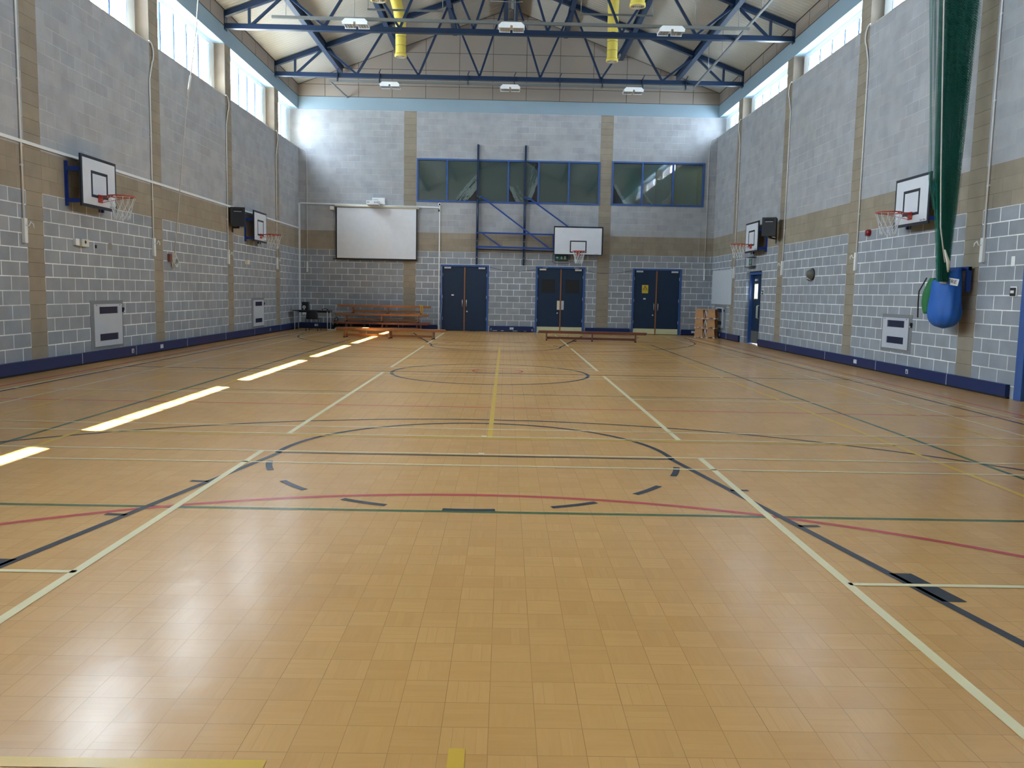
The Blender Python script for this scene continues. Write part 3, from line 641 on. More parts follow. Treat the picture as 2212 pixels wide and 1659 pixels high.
def bb(my):
    f_ = (lambda y: y) if not my else (lambda y: MY - y)
    sg = 1 if not my else -1
    c = (-0.24, f_(6.80)); arc(k, c, 1.73, 0 if not my else 180, 180 if not my else 360, 0.052)
    for a in (12, 36.5, 61, 85.5, 110, 134.5, 158.5):
        s0, s1 = 180 + a - 0.5, 180 + a + 11; arc(k, c, 1.73, s0 if not my else s0 - 180, s1 if not my else s1 - 180, 0.052, 8)
    hline(k, f_(6.80), -1.97, 1.49, 0.036)
    L0, L1, R0, R1 = (-3.12, 1.0), (-1.95, 6.80), (2.64, 1.0), (1.48, 6.82)
    seg(k, (L0[0], f_(L0[1])), (L1[0], f_(L1[1])), 0.052); seg(k, (R0[0], f_(R0[1])), (R1[0], f_(R1[1])), 0.052)
    for yy in (5.72, 4.83):
        xl = -1.95 - (6.8 - yy) * 0.2017; xr = 1.48 + (6.82 - yy) * 0.1993
        seg(k, (xl - 0.135, f_(yy + 0.01)), (xl, f_(yy)), 0.045); seg(k, (xr, f_(yy)), (xr + 0.135, f_(yy + 0.01)), 0.045)
    z = k[1]
    for y0, y1 in ((3.62, 4.0),):
        xl0 = -1.95 - (6.8 - y0) * 0.2017; xl1 = -1.95 - (6.8 - y1) * 0.2017; xr0 = 1.48 + (6.82 - y0) * 0.1993; xr1 = 1.48 + (6.82 - y1) * 0.1993
        for q in ([(xl0 - 0.11, y0), (xl0, y0), (xl1, y1), (xl1 - 0.11, y1)], [(xr0, y0), (xr0 + 0.12, y0), (xr1 + 0.12, y1), (xr1, y1)]):
            k[0].add([(a, f_(b), z) for a, b in q], [(0, 1, 2, 3) if not my else (3, 2, 1, 0)])
    arc(k, (-0.235, f_(2.58)), 6.2, 0 if not my else 180, 180 if not my else 360, 0.045, 140)
bb(False); bb(True)
arc(k, (-0.25, 13.95), 1.74, 0, 360, 0.055, 90); hline(k, 13.95, -6.67, 6.18)
for x in (-6.67, 6.17): vline(k, x, 1.0, 27.0)
done(k)
yw = lines('yellow_court_line', LY, 'yellow painted volleyball lines')
for x in (-4.14, 3.885): vline(yw, x, 2.24, 28.6, 0.05)
for x in (-5.49, 5.21): vline(yw, x, 2.24, 28.3, 0.04)
hline(yw, 7.64, -4.14, 3.885); hline(yw, 2.245, -4.14, -0.7, 0.05); vline(yw, -0.13, 7.66, 20.5, 0.05)
yw[0].add([(-0.152, 2.0, yw[1]), (-0.098, 2.0, yw[1]), (-0.10, 2.345, yw[1]), (-0.152, 2.345, yw[1])], [(0, 1, 2, 3)])
done(yw)
w = lines('white_court_line', LW, 'cream painted badminton lines')
for y in (8.16, 7.72, 6.87, 6.41, 15.15, 14.69, 13.74, 13.31, 22.05, 21.6, 20.72, 20.3): hline(w, y, -6.73, 6.38, 0.032)
for y in (3.83, 10.76, 17.7, 24.6): hline(w, y, -6.73, -2.12, 0.036); hline(w, y, 1.76, 6.38, 0.036)
for a, b in ((1.4, 6.86), (7.74, 13.79), (14.73, 20.72), (21.62, 27.5)):
    for x in (-2.125, 1.755): vline(w, x, a, b, 0.05)
for x in (-6.735, 6.38): vline(w, x, 0.9, 27.6, 0.036)
for x in (-6.01, 5.63): vline(w, x, 0.9, 27.6, 0.036)
w[0].cbox((-0.19, 7.76, w[1]), (0.05, 0.04, 0.0002)); w[0].cbox((-0.19, 6.91, w[1]), (0.05, 0.04, 0.0002))
done(w)

# ------------------------------------------------------------------ roof steelwork
def truss(y, label):
    r = thing('roof_truss', label, 'truss', (0, y, HT), 0, 'blue steel roof trusses')
    zb_ = 8.315 - HT; tn = [0, 1.98, 3.97, 5.97]; bn = [0.98, 2.95, 4.94, 6.87]
    def ztop(x): return roofz(x) - 0.13 - HT
    MB().m(steel_blue).box(-W, W, -0.07, 0.07, zb_ - 0.065, zb_ + 0.065).build('bottom_chord', None, r)
    for s in (-1, 1):
        MB().m(steel_blue).beam((s * W, 0, ztop(W) + 0.03), (0, 0, ztop(0) + 0.03), 0.14, 0.13, (0, 0, 1)).build('top_chord', None, r)
        zb2 = zb_ + 0.05; pts = []
        for i in range(4):
            pts.append((s * tn[i], ztop(tn[i]))); pts.append((s * bn[i], zb2))
        for a, b in zip(pts, pts[1:]): MB().m(steel_blue).beam((a[0], 0, a[1]), (b[0], 0, b[1]), 0.06, 0.075, (0, 1, 0)).build('web_member', None, r)
        MB().m(steel_blue).beam((s * 6.93, 0, zb2), (s * 6.93, 0, ztop(6.93)), 0.06, 0.075, (0, 1, 0)).build('web_member', None, r)
        MB().m(steel_blue).box(s * (W - 0.002), s * (W - 0.02), -0.1, 0.1, zb_ - 0.1, ztop(W) + 0.1).build('end_plate', None, r)
    return r
truss(26.27, 'blue steel roof truss nearest the end wall'); truss(21.72, 'blue steel roof truss one bay out from the end wall')
PUR = {5.95: 'lowest', 3.95: 'second lowest', 1.97: 'second highest', 0.17: 'ridge'}
for x, nm in PUR.items():
    for s, sd in ((-1, 'projector screen'), (1, 'green net')):
        zc = roofz(x) - (0.16 if x > 0.5 else 0.30)
        mb = MB().m(mat('dark_steel_blue', (30, 50, 78), 0.45)); mb.ibeam((s * x, Y0, 0), (s * x, D - 0.1, 0), 0.15, 0.26)
        o = mb.build('roof_purlin'); o.location.z = zc
        tag(o, 'long dark blue purlin, %s on the roof slope of the %s side' % (nm, sd), 'purlin', 'purlins running the length of the roof')

# light trunking, fittings, trays
def trunk(a, b, label, w_=0.07, h_=0.07):
    o = MB().m(grey_steel).beam(a, b, w_, h_).build('cable_trunking'); return tag(o, label, 'trunking', 'grey trunking under the roof')
trunk((-5.95, 20.4, 8.15), (5.98, 20.4, 8.13), 'grey metal light trunking hung in front of the nearer truss')
trunk((-5.82, 26.2, 8.13), (5.98, 26.2, 8.14), 'grey metal light trunking clipped under the farther truss')
trunk((5.99, 26.2, 8.20), (6.03, 12.0, 8.36), 'grey conduit running lengthwise over the net side', 0.06, 0.045)
trunk((-5.81, 26.3, 8.12), (-5.80, D, 8.29), 'short grey conduit from the farther truss to the end wall', 0.05, 0.04)
def clipset(xs, y, label):
    mb = MB().m(steel_blue)
    for x in xs: mb.box(x - 0.012, x + 0.012, y - 0.01, y + 0.16, 8.10, 8.42); mb.beam((x, y, 8.40), (x + 0.05, y - 0.02, 8.50), 0.02, 0.02)
    return mb
clp = clipset([-5.55, -4.2, -1.35, 0.15, 1.62, 3.0, 4.3, 5.7], 26.14, '').build('trunking_clamp'); tag(clp, 'row of blue clamps gripping the farther truss chord', 'clamp', kind='stuff')
def fitting(loc, label):
    r = thing('ceiling_light', label, 'light', loc, 0, 'white twin sports hall lights')
    mb = MB().m(white_paint); mb.prism([(-0.33, -0.03), (0.33, -0.03), (0.24, 0.05), (-0.24, 0.05)], 'y', -0.18, 0.18); mb.build('housing', None, r)
    for s in (-1, 1):
        mb = MB().m(alu); mb.box(s * 0.04, s * 0.30, -0.17, 0.17, -0.075, -0.03); mb.m(mat('louvre', (150, 150, 148), 0.4))
        for k_ in range(4): x = s * (0.07 + 0.065 * k_); mb.box(x - 0.004, x + 0.004, -0.165, 0.165, -0.085, -0.075)
        mb.m(white_paint); mb.box(s * 0.03, s * 0.31, -0.19, -0.17, -0.09, -0.03); mb.box(s * 0.03, s * 0.31, 0.17, 0.19, -0.09, -0.03); mb.build('louvre', None, r)
    mb = MB().m(grey_steel); mb.cyl((0, 0, 0.05), (0, 0, 0.08), 0.02, 8); mb.build('stem', None, r)
    return r
for y, z, rw in ((20.35, 8.06, 'nearer'), (26.2, 8.06, 'farther')):
    for x, w_ in ((-3.85, 'at the projector screen end'), (0.02, 'at the middle'), (4.0, 'at the green net end')):
        fitting((x, y, z - 0.02), 'white twin-tube light %s of the %s trunking' % (w_, rw))
mb = MB().m(grey_steel)
for x in (-5.6, -3.9, 0.1, 4.6, 5.7): mb.cyl((x, 20.4, 8.18), (x, 20.4, roofz(x) + 0.02), 0.008, 5)
for x, y, z in ((5.99, 24.5, 8.22), (6.0, 23.0, 8.24), (6.0, 19.5, 8.3), (6.0, 18.6, 8.3)): mb.cyl((x, y, z), (x, y, roofz(x) + 0.02), 0.008, 5)
tag(mb.build('hanger_wires'), 'thin steel hanger wires between roof and trunking', 'wire', kind='stuff')
def rail(x0, x1, y, z, label):
    r = thing('duct_hanger', label, 'bracket', (0, y, z), 0, 'trapeze rails by the yellow ducts')
    MB().m(grey_steel).beam((x0, 0, 0), (x1, 0, 0), 0.04, 0.045).build('rail', None, r)
    for x in (x0 + 0.02, x1 - 0.02): MB().m(grey_steel).cyl((x, 0, 0), (x, 0, roofz(x) - z + 0.02), 0.01, 6).build('rod', None, r)
rail(-4.03, -1.9, 23.0, 9.27, 'grey hanging rail behind the yellow duct on the screen side')
rail(1.95, 4.0, 23.0, 9.28, 'grey hanging rail behind the yellow duct on the net side')
rail(2.1, 3.6, 18.6, 8.35, 'grey hanging rail at the nearer yellow duct on the net side')
def duct(x, y, dx, rr, label):
    r = thing('fabric_duct', label, 'duct', (x, y, 8.32), 0, 'yellow ceiling ventilation ducts')
    pts = [(0, 0, 0.03), (0, 0, 0.3), (0, 0, 0.6), (0, 0, 0.85), (0.01 * dx, -0.08, 1.05), (0.04 * dx, -0.28, 1.25), (0.08 * dx, -0.6, 1.45), (0.12 * dx, -0.95, 1.62), (0.15 * dx, -1.15, 1.72)]
    mb = MB().m(yellow_duct); mb.tube(pts, [rr, rr, rr, rr, rr * 1.08, rr, rr * 1.05, rr, rr], 24, cap=False); mb.build('duct_sleeve', None, r)
    for z in (0.30, 0.55, 0.80): MB().m(rubber).lathe([(rr + 0.001, z - 0.004), (rr + 0.005, z), (rr + 0.001, z + 0.004)], 24).build('seam_band', None, r, label='thin dark seam')
    mb = MB().m(yellow_duct); mb.lathe([(rr, 0.08), (rr + 0.02, 0.07), (rr + 0.025, 0.0), (rr - 0.01, -0.005)], 24); mb.build('collar', None, r)
    mb = MB().m(rubber); mb.lathe([(0.0, 0.03), (rr, 0.03)], 24); mb.m(off_white)
    for q in (0.25, 0.5, 0.75, 0.95): mb.lathe([(rr * q - 0.012, 0.005), (rr * q, -0.01), (rr * q + 0.012, 0.005)], 24)
    mb.build('diffuser', None, r, label='round diffuser of concentric rings')
duct(-3.24, 24.1, -1, 0.155, 'yellow vertical duct behind the nearer truss, screen side'); duct(3.02, 24.1, -1, 0.155, 'yellow vertical duct behind the nearer truss, net side')
duct(-3.17, 19.6, -1, 0.17, 'yellow duct end at the top edge, screen side'); duct(3.03, 19.6, -1, 0.17, 'yellow duct end at the top edge, net side')
mb = MB().m(grey_steel); mb.tube([(-3.6, 21.3, 9.3), (-0.6, 21.4, 9.15), (0.1, 21.4, 9.1)], 0.008, 5); mb.tube([(1.2, 21.4, 9.3), (3.4, 21.3, 9.6)], 0.008, 5)
mb.tube([(-0.55, 21.7, 9.12), (0.15, 21.7, 9.10), (0.3, 21.7, 9.12)], 0.012, 6); tag(mb.build('conduit_run'), 'thin grey conduit strung between the web members of the nearer truss', 'conduit')

# ------------------------------------------------------------------ basketball hoops
def hoop_net(mb, c, r0, zt, h=0.40, n_=12):
    for i in range(n_):
        for s in (1, -1):
            pts = []
            for j in range(9):
                t = j / 8; a = 2 * PI * (i + (0 if t < 0.30 else s * (t - 0.30) / 0.70 * 1.5) + s * 0.15 * min(t, 0.3)) / n_
                rr = r0 * (1 - 0.22 * min(1, t / 0.35)) if t < 0.35 else r0 * (0.78 - 0.22 * (t - 0.35) / 0.65)
                pts.append((c[0] + rr * math.cos(a), c[1] + rr * math.sin(a), zt - h * t))
            mb.tube(pts, 0.0045, 4, cap=False)
def rim_parts(r, cx_, cz, plate_x, plate_w=0.14):
    R = 0.225
    mb = MB().m(orange); mb.tube([(cx_ + R * math.cos(2 * PI * i / 32), R * math.sin(2 * PI * i / 32), cz) for i in range(32)], 0.011, 8, closed=True); mb.build('rim', None, r, label='orange metal hoop')
    mb = MB().m(orange); mb.box(plate_x, plate_x + 0.012, -plate_w / 2, plate_w / 2, cz - 0.12, cz + 0.02)
    mb.box(plate_x, cx_ - R + 0.03, -0.06, 0.06, cz - 0.012, cz + 0.008)
    for s in (-1, 1): mb.beam((plate_x, s * 0.05, cz - 0.11), (cx_ - 0.05, s * 0.215, cz - 0.01), 0.01, 0.01); 
    mb.build('rim_bracket', None, r, label='orange rim bracket')
    mb = MB().m(cord_w); hoop_net(mb, (cx_, 0, 0), R, cz - 0.01); mb.build('net', None, r, label='white cord net')
def side_hoop(loc, rz, label):
    # wall at x=0, court towards +x; centre of the board at y=0
    r = thing('basketball_hoop', label, 'basketball hoop', loc, rz, 'practice hoops on the side walls')
    z0, z1, hw, bx = 2.78, 3.665, 0.61, 0.275
    for s in (-1, 1):
        mb = MB().m(bright_blue); mb.box(0, 0.04, s * hw * 0.98 - 0.02, s * hw * 0.98 + 0.02, 2.77, 3.53); mb.box(0, 0.012, s * hw * 0.98 - 0.035, s * hw * 0.98 + 0.035, 2.77, 3.53)
        for z in (2.865, 3.40): mb.box(0.04, bx - 0.03, s * hw * 0.98 - 0.02, s * hw * 0.98 + 0.02, z - 0.035, z + 0.035)
        mb.build('wall_bracket', None, r, label='blue steel wall bracket')
    mb = MB().m(board_k); mb.box(bx - 0.03, bx, -hw, hw, z0, z1); bo = mb.build('backboard', None, r)
    mb = MB().m(board_w); mb.box(bx, bx + 0.003, -hw + 0.05, hw - 0.05, z0 + 0.05, z1 - 0.05); mb.build('board_face', None, bo, label='white face inside a black border')
    mb = MB().m(board_k); t = 0.05; a, b, c, d = -0.29, 0.29, 2.965, 3.425; xx = (bx + 0.003, bx + 0.005)
    mb.box(*xx, a, b, c, c + t); mb.box(*xx, a, b, d - t, d); mb.box(*xx, a, a + t, c + t, d - t); mb.box(*xx, b - t, b, c + t, d - t); mb.build('target_square', None, bo, label='black target rectangle')
    text('Sure Shot', 0.05, black, bo, at(FACE_PX, bx + 0.0045, 0.44, z0 + 0.075))
    rim_parts(r, bx + 0.39, 3.01, bx + 0.005)
    mb = MB().m(black); mb.box(bx - 0.02, bx, -0.02, 0.02, z0 - 0.06, z0); mb.build('bolt_stub', None, r)
    return r
h0 = side_hoop((-W, 14.38, 0), 0, 'wall-mounted hoop near the camera above the twin cream boxes')
dup(h0, (-W, 23.66, 0), 0, 'wall-mounted hoop beyond the black speaker, on the screen side')
dup(h0, (W, 14.38, 0), PI, 'wall-mounted hoop partly hidden behind the green netting')
dup(h0, (W, 23.66, 0), PI, 'wall-mounted hoop above the recessed blue doors')

# main hoop swung on its frame against the end wall
r = thing('basketball_hoop', 'wide backboard on a blue swing frame over the middle doors', 'basketball hoop', (2.58, D, 0))
o_ = -2.58
for xp, zb_, zt_ in ((-1.085, 2.44, 6.73), (0.63, 2.44, 6.73)):
    mb = MB().m(steel_blue); mb.box(xp - 0.035 + o_, xp + 0.035 + o_, -0.10, -0.035, zb_, zt_); mb.m(chrome)
    for z in (2.7, 3.3, 3.6, 4.9): mb.cyl((xp + o_, -0.10, z), (xp + o_, -0.115, z), 0.016, 8)
    mb.build('post', None, r, label='tall blue post fixed to the wall')
    MB().m(steel_blue).tube([(xp + 0.0 + o_, -0.06, 3.4), (xp + 0.02 + o_, -0.16, 3.4), (xp + 0.02 + o_, -0.18, 4.8), (xp + o_, -0.06, 4.85)], 0.03, 8).build('hinge_tube', None, r)
fb = mat('frame_tube_blue', (30, 66, 140), 0.3)
for a, b, w_, nm in (((-1.08, 3.573), (1.75, 3.556), 0.055, 'rail'), ((-1.09, 3.075), (1.75, 3.05), 0.06, 'rail'), ((-1.0, 4.852), (-0.90, 4.845), 0.05, 'stay'), ((-0.92, 4.845), (1.50, 3.09), 0.05, 'stay'), ((0.62, 4.832), (0.79, 4.832), 0.05, 'stay'),
                     ((0.785, 4.835), (2.25, 3.82), 0.05, 'stay'), ((-0.868, 3.54), (-0.22, 3.09), 0.045, 'brace'), ((1.69, 3.07), (1.67, 3.54), 0.04, 'brace'), ((-0.868, 3.54), (-0.868, 3.54), 0, None)):
    if nm is None: continue
    y_ = -0.32 if nm != 'brace' else -0.30
    MB().m(fb).beam((a[0] + o_, y_, a[1]), (b[0] + o_, y_, b[1]), w_, w_, (0, 1, 0)).build(nm, None, r)
MB().m(steel_blue).beam((-1.08 + o_, -0.12, 2.99), (1.75 + o_, -0.14, 2.97), 0.05, 0.05, (0, 1, 0)).build('rail', None, r)
for xp in (-1.085, 0.63):
    for z in (3.07, 3.57, 4.84): MB().m(steel_blue).box(xp - 0.03 + o_, xp + 0.03 + o_, -0.33, -0.10, z - 0.025, z + 0.025).build('hinge_arm', None, r)
bw, bz0, bz1, by = 0.875, 2.835, 3.83, -0.45
mb = MB().m(board_k); mb.box(-bw, bw, by, by + 0.035, bz0, bz1); mb.box(-bw - 0.01, -bw + 0.02, by + 0.035, by + 0.10, bz0 + 0.05, bz1 + 0.02); mb.box(bw - 0.02, bw + 0.02, by + 0.035, by + 0.10, bz0 + 0.05, bz1 + 0.02); mb.box(-bw, bw, by + 0.035, by + 0.10, bz1 - 0.03, bz1 + 0.03); bo = mb.build('backboard', None, r)
MB().m(board_w).box(-bw + 0.025, bw - 0.035, by - 0.003, by, bz0 + 0.03, bz1 - 0.025).build('board_face', None, bo, label='white face inside a black border')
mb = MB().m(board_k); yy = (by - 0.005, by - 0.003); a, b, c, d, t = -0.30, 0.30, 2.92, 3.35, 0.04
mb.box(a, b, *yy, c, c + t); mb.box(a, b, *yy, d - t, d); mb.box(a, a + t, *yy, c + t, d - t); mb.box(b - t, b, *yy, c + t, d - t); mb.build('target_square', None, bo, label='black target rectangle')
text('Sure Shot', 0.035, black, bo, at(FACE_NY, 0.66, by - 0.0045, bz0 + 0.05))
sub = []
R = 0.228; cy_ = by - 0.39; cz = 2.96
MB().m(orange).tube([(R * math.cos(2 * PI * i / 32), cy_ + R * math.sin(2 * PI * i / 32), cz) for i in range(32)], 0.011, 8, closed=True).build('rim', None, r, label='orange metal hoop')
mb = MB().m(orange); mb.box(-0.07, 0.07, by - 0.017, by - 0.005, cz - 0.14, cz + 0.02); mb.box(-0.06, 0.06, cy_ + R - 0.02, by, cz - 0.012, cz + 0.008)
for s in (-1, 1): mb.beam((s * 0.05, by - 0.01, cz - 0.12), (s * 0.20, cy_ + 0.08, cz - 0.01), 0.01, 0.01)
mb.build('rim_bracket', None, r, label='orange rim bracket')
mb = MB().m(cord_w); hoop_net(mb, (0, cy_, 0), R, cz - 0.01, 0.43); mb.build('net', None, r, label='white cord net')

# ------------------------------------------------------------------ exit signs
def man_sign(mb, m_, ax0):
    # running man, arrow, door as flat pale shapes on the sign face (local x, z)
    P_ = [[(-0.16, -0.04), (-0.10, 0.0), (-0.16, 0.04), (-0.16, 0.015), (-0.2, 0.015), (-0.2, -0.015), (-0.16, -0.015)], [(-0.03, -0.06), (0.0, -0.02), (0.02, -0.06), (0.04, -0.05), (0.02, 0.0), (0.03, 0.03), (0.0, 0.035), (-0.03, 0.0), (-0.02, -0.015)], [(0.0, 0.04), (0.02, 0.04), (0.02, 0.06), (0.0, 0.06)], [(0.1, -0.06), (0.16, -0.06), (0.16, 0.06), (0.1, 0.06)]]
    mb.m(m_)
    for p in P_: mb.add([(a, ax0, b) for a, b in p], [tuple(range(len(p)))])
r = thing('exit_sign', 'green emergency exit sign in a wire cage below the wide backboard', 'exit sign', (2.01, D, 2.75))
MB().m(black).box(-0.235, 0.235, -0.09, 0, -0.105, 0.105).build('sign_box', None, r, bevel=0.005)
MB().m(sign_g).box(-0.215, 0.215, -0.095, -0.09, -0.085, 0.085).build('sign_face', None, r)
mb = MB(); man_sign(mb, alu, -0.0965); mb.build('running_man_symbol', None, r)
mb = MB().m(mat('cage_grey', (78, 82, 88), 0.5)); pts = [(-0.31, -0.12, 0.12), (-0.31, -0.12, -0.17), (-0.27, -0.12, -0.20), (0, -0.12, -0.215), (0.27, -0.12, -0.20), (0.31, -0.12, -0.17), (0.31, -0.12, 0.12)]
mb.tube(pts, 0.011, 6)
for x in (-0.31, 0.31): mb.cyl((x, -0.12, 0.1), (x, 0, 0.1), 0.008, 6); mb.cyl((x, -0.12, -0.16), (x, 0, -0.16), 0.008, 6)
mb.build('wire_cage', None, r)
r = thing('exit_sign', 'small exit sign in a cage above the recessed side doors', 'exit sign', (W, 24.3, 2.52), RR)
MB().m(alu).box(-0.30, 0.30, -0.10, 0, -0.12, 0.11).build('sign_box', None, r, bevel=0.005)
MB().m(sign_g).box(-0.06, 0.27, -0.105, -0.10, -0.10, 0.09).build('sign_face', None, r)
mb = MB(); man_sign(mb, alu, -0.1065); mb.build('running_man_symbol', None, r)
mb = MB().m(MATS['cage_grey']); mb.box(-0.34, 0.34, -0.14, 0, -0.165, -0.145); mb.box(-0.34, 0.34, -0.14, 0, 0.14, 0.15)
for x in (-0.34, 0.34): mb.cyl((x, -0.135, -0.16), (x, -0.135, 0.15), 0.008, 6)
mb.build('wire_cage', None, r)

# ------------------------------------------------------------------ projector screen and projector
r = thing('projector_screen', 'pull-down white projection screen with black borders on the end wall', 'screen', (-4.75, D, 2.53))
MB().m(off_white).tube([(-1.50, -0.09, 1.935), (1.55, -0.09, 1.90)], 0.05, 16).build('screen_case', None, r)
MB().m(off_white).box(-1.66, -1.52, -0.14, -0.02, 1.77, 1.90).build('end_cap', None, r)
def slant(x0, x1, z0, z1, y, m_):   # slightly out-of-level sheet
    return MB().m(m_).add([(x0, y, z0), (x1, y, z0 - 0.0), (x1, y, z1), (x0, y, z1), (x0, y + 0.003, z0), (x1, y + 0.003, z0), (x1, y + 0.003, z1), (x0, y + 0.003, z1)], [(0, 1, 2, 3), (7, 6, 5, 4), (0, 3, 7, 4), (1, 5, 6, 2)])
mb = slant(-1.47, 1.49, 0.02, 1.87, -0.09, black); scn = mb.build('screen_sheet', None, r)
slant(-1.42, 1.45, 0.055, 1.86, -0.0935, scr_w).build('white_surface', None, scn)
MB().m(black).tube([(-1.56, -0.09, 0.01), (1.50, -0.09, 0.01)], 0.018, 8).build('weight_bar', None, r)
r = thing('projector', 'white short-throw projector above the pull-down screen', 'projector', (-4.78, D, 4.5))
MB().m(white_paint).box(-0.12, 0.335, -0.06, 0, 0.03, 0.27).build('wall_plate', None, r)
MB().m(white_paint).box(-0.26, 0.18, -0.52, -0.24, -0.03, 0.12).build('projector_body', None, r, bevel=0.012)
MB().m(mat('warm_grey', (150, 140, 138), 0.6)).box(-0.20, 0.16, -0.50, -0.26, -0.06, -0.03).build('projector_base', None, r)
MB().m(white_paint).box(-0.05, 0.1, -0.3, -0.05, 0.10, 0.16).build('arm', None, r)
mb = MB().m(black)
for x in (-0.22, -0.17, 0.03, 0.08, 0.13): mb.box(x, x + 0.02, -0.523, -0.52, 0.03, 0.08)
for x in (-0.08, -0.02, 0.04): mb.box(x, x + 0.04, -0.065, -0.06, 0.17, 0.20)
mb.build('vent_slots', None, r)

# ------------------------------------------------------------------ trunking and cables on the walls
tag(MB().m(white_paint).box(-W, -W + 0.035, Y0, D, 3.60, 3.65).build('wall_trunking'), 'white trunking along the long wall at the top of the buff band', 'trunking', 'white wall trunking')
tag(MB().m(white_paint).box(-W, -W + 0.05, D - 0.06, D - 0.0, 0.22, 4.53).build('wall_trunking'), 'white vertical trunking in the corner behind the desk', 'trunking', 'white wall trunking')
tag(MB().m(white_paint).beam((-W + 0.05, D - 0.02, 4.53), (-2.46, D - 0.02, 4.47), 0.035, 0.045).build('wall_trunking'), 'white level trunking above the projection screen', 'trunking', 'white wall trunking')
tag(MB().m(white_paint).box(-2.475, -2.435, D - 0.035, D, 0.0, 4.58).build('wall_trunking'), 'white vertical trunking left of the blue store doors', 'trunking', 'white wall trunking')
r = thing('wall_camera', 'small white and black dome camera under the film-covered window', 'camera', (-2.46, D, 4.58))
MB().m(white_paint).cyl((0, 0, 0), (0, -0.05, 0), 0.055, 16).build('base', None, r); MB().m(black).lathe([(0, -0.08), (0.02, -0.075), (0.032, -0.05)], 14, 'y').build('lens_dome', None, r); MB().m(black).cbox((-0.02, -0.03, -0.22), (0.05, 0.05, 0.07)).build('cable_plug', None, r)
def winder(loc, rz, ztop, label, hook=True):
    # local: wall face y=0, room towards -y, along wall x
    r = thing('window_winder', label, 'window winder', loc, rz, 'white window winding gear')
    mb = MB().m(white_paint); mb.box(-0.04, 0.04, -0.055, 0, 0, 0.385); mb.build('gear_box', None, r, bevel=0.006)
    mb = MB().m(white_paint); mb.tube([(0, -0.055, 0.27), (0, -0.10, 0.27), (0.03, -0.11, 0.33), (0.09, -0.11, 0.30), (0.10, -0.11, 0.24)], 0.010, 6); mb.build('crank_handle', None, r)
    pts = [(0, -0.02, 0.385), (0, -0.02, ztop - loc[2] - 0.75)]
    mb = MB().m(white_paint)
    if hook:
        for i in range(13):
            a = -PI * 0.30 + i / 12 * PI * 0.85
            pts.append((0.02 + 0.17 * math.cos(a) + 0.0, -0.03, ztop - loc[2] - 0.19 + 0.22 * math.sin(a)))
    else: pts.append((0, -0.02, ztop - loc[2]))
    mb.tube(pts, 0.015, 6); 
    z = 1.2
    while z < ztop - loc[2] - 0.8: mb.cbox((0, -0.012, z), (0.05, 0.03, 0.03)); z += 1.3
    mb.build('conduit', None, r)
    return r
names = ['at the fourth pier from the end wall', 'at the third pier from the end wall', 'at the second pier from the end wall', 'at the pier nearest the end wall']
for i, y in enumerate((12.53, 17.075, 21.62, 26.20)):
    a = winder((-W, y, 2.06), RL, SL, 'white window winder on the screen-side wall, ' + names[i])
    # conduit loops bulge towards the pier on both walls
    b = winder((W, y, 2.06), RR, SR, 'white window winder on the net-side wall, ' + names[i])
    for c in bpy.data.objects:
        if c.parent == b: c.scale.x = -1
def pull(x, z0, z1, ztop, label):
    r = thing('window_winder', label, 'window winder', (x, D, z0), 0, 'white window winding gear')
    MB().m(white_paint).box(-0.025, 0.025, -0.04, 0, 0, z1 - z0).build('gear_box', None, r, bevel=0.005)
    MB().m(rope_m).tube([(0, -0.02, z1 - z0), (0.0, -0.02, ztop - z0 - 0.3), (-0.04 if x < 0 else 0.04, -0.02, ztop - z0 - 0.08), (-0.25 if x < 0 else 0.2, -0.02, ztop - z0)], 0.011, 6).build('conduit', None, r)
pull(-7.27, 2.05, 2.42, 6.48, 'slim white winder on the end wall above the corner desk'); pull(7.28, 2.04, 2.46, 7.15, 'slim white winder on the end wall above the stacked stools')
tag(MB().m(rope_m).tube([(7.05, D - 0.015, 4.0), (7.05, D - 0.015, 2.62), (6.3, D - 0.015, 2.60)], 0.006, 5).build('wall_cable'), 'thin pale cable on the end wall above the stacked stools', 'cable')
tag(MB().m(black).tube([(-0.6, D - 0.01, 2.36), (-0.1, D - 0.01, 2.24), (0.5, D - 0.01, 2.22), (1.08, D - 0.01, 2.30)], 0.005, 5).build('wall_cable'), 'thin dark cable sagging between the first and middle blue doors', 'cable')
tag(MB().m(black).tube([(2.92, D - 0.01, 2.32), (3.3, D - 0.01, 2.22), (4.0, D - 0.01, 2.22), (4.64, D - 0.01, 2.33)], 0.005, 5).build('wall_cable'), 'thin dark cable sagging between the middle and last blue doors', 'cable')
tag(MB().m(rope_m).tube([(-2.36, D - 0.03, 2.35), (-2.37, D - 0.03, 1.6), (-2.33, D - 0.03, 1.0), (-2.39, D - 0.03, 0.5), (-2.37, D - 0.03, 0.05)], 0.006, 5).build('wall_cable'), 'loose white cable hanging beside the first blue doors', 'cable')

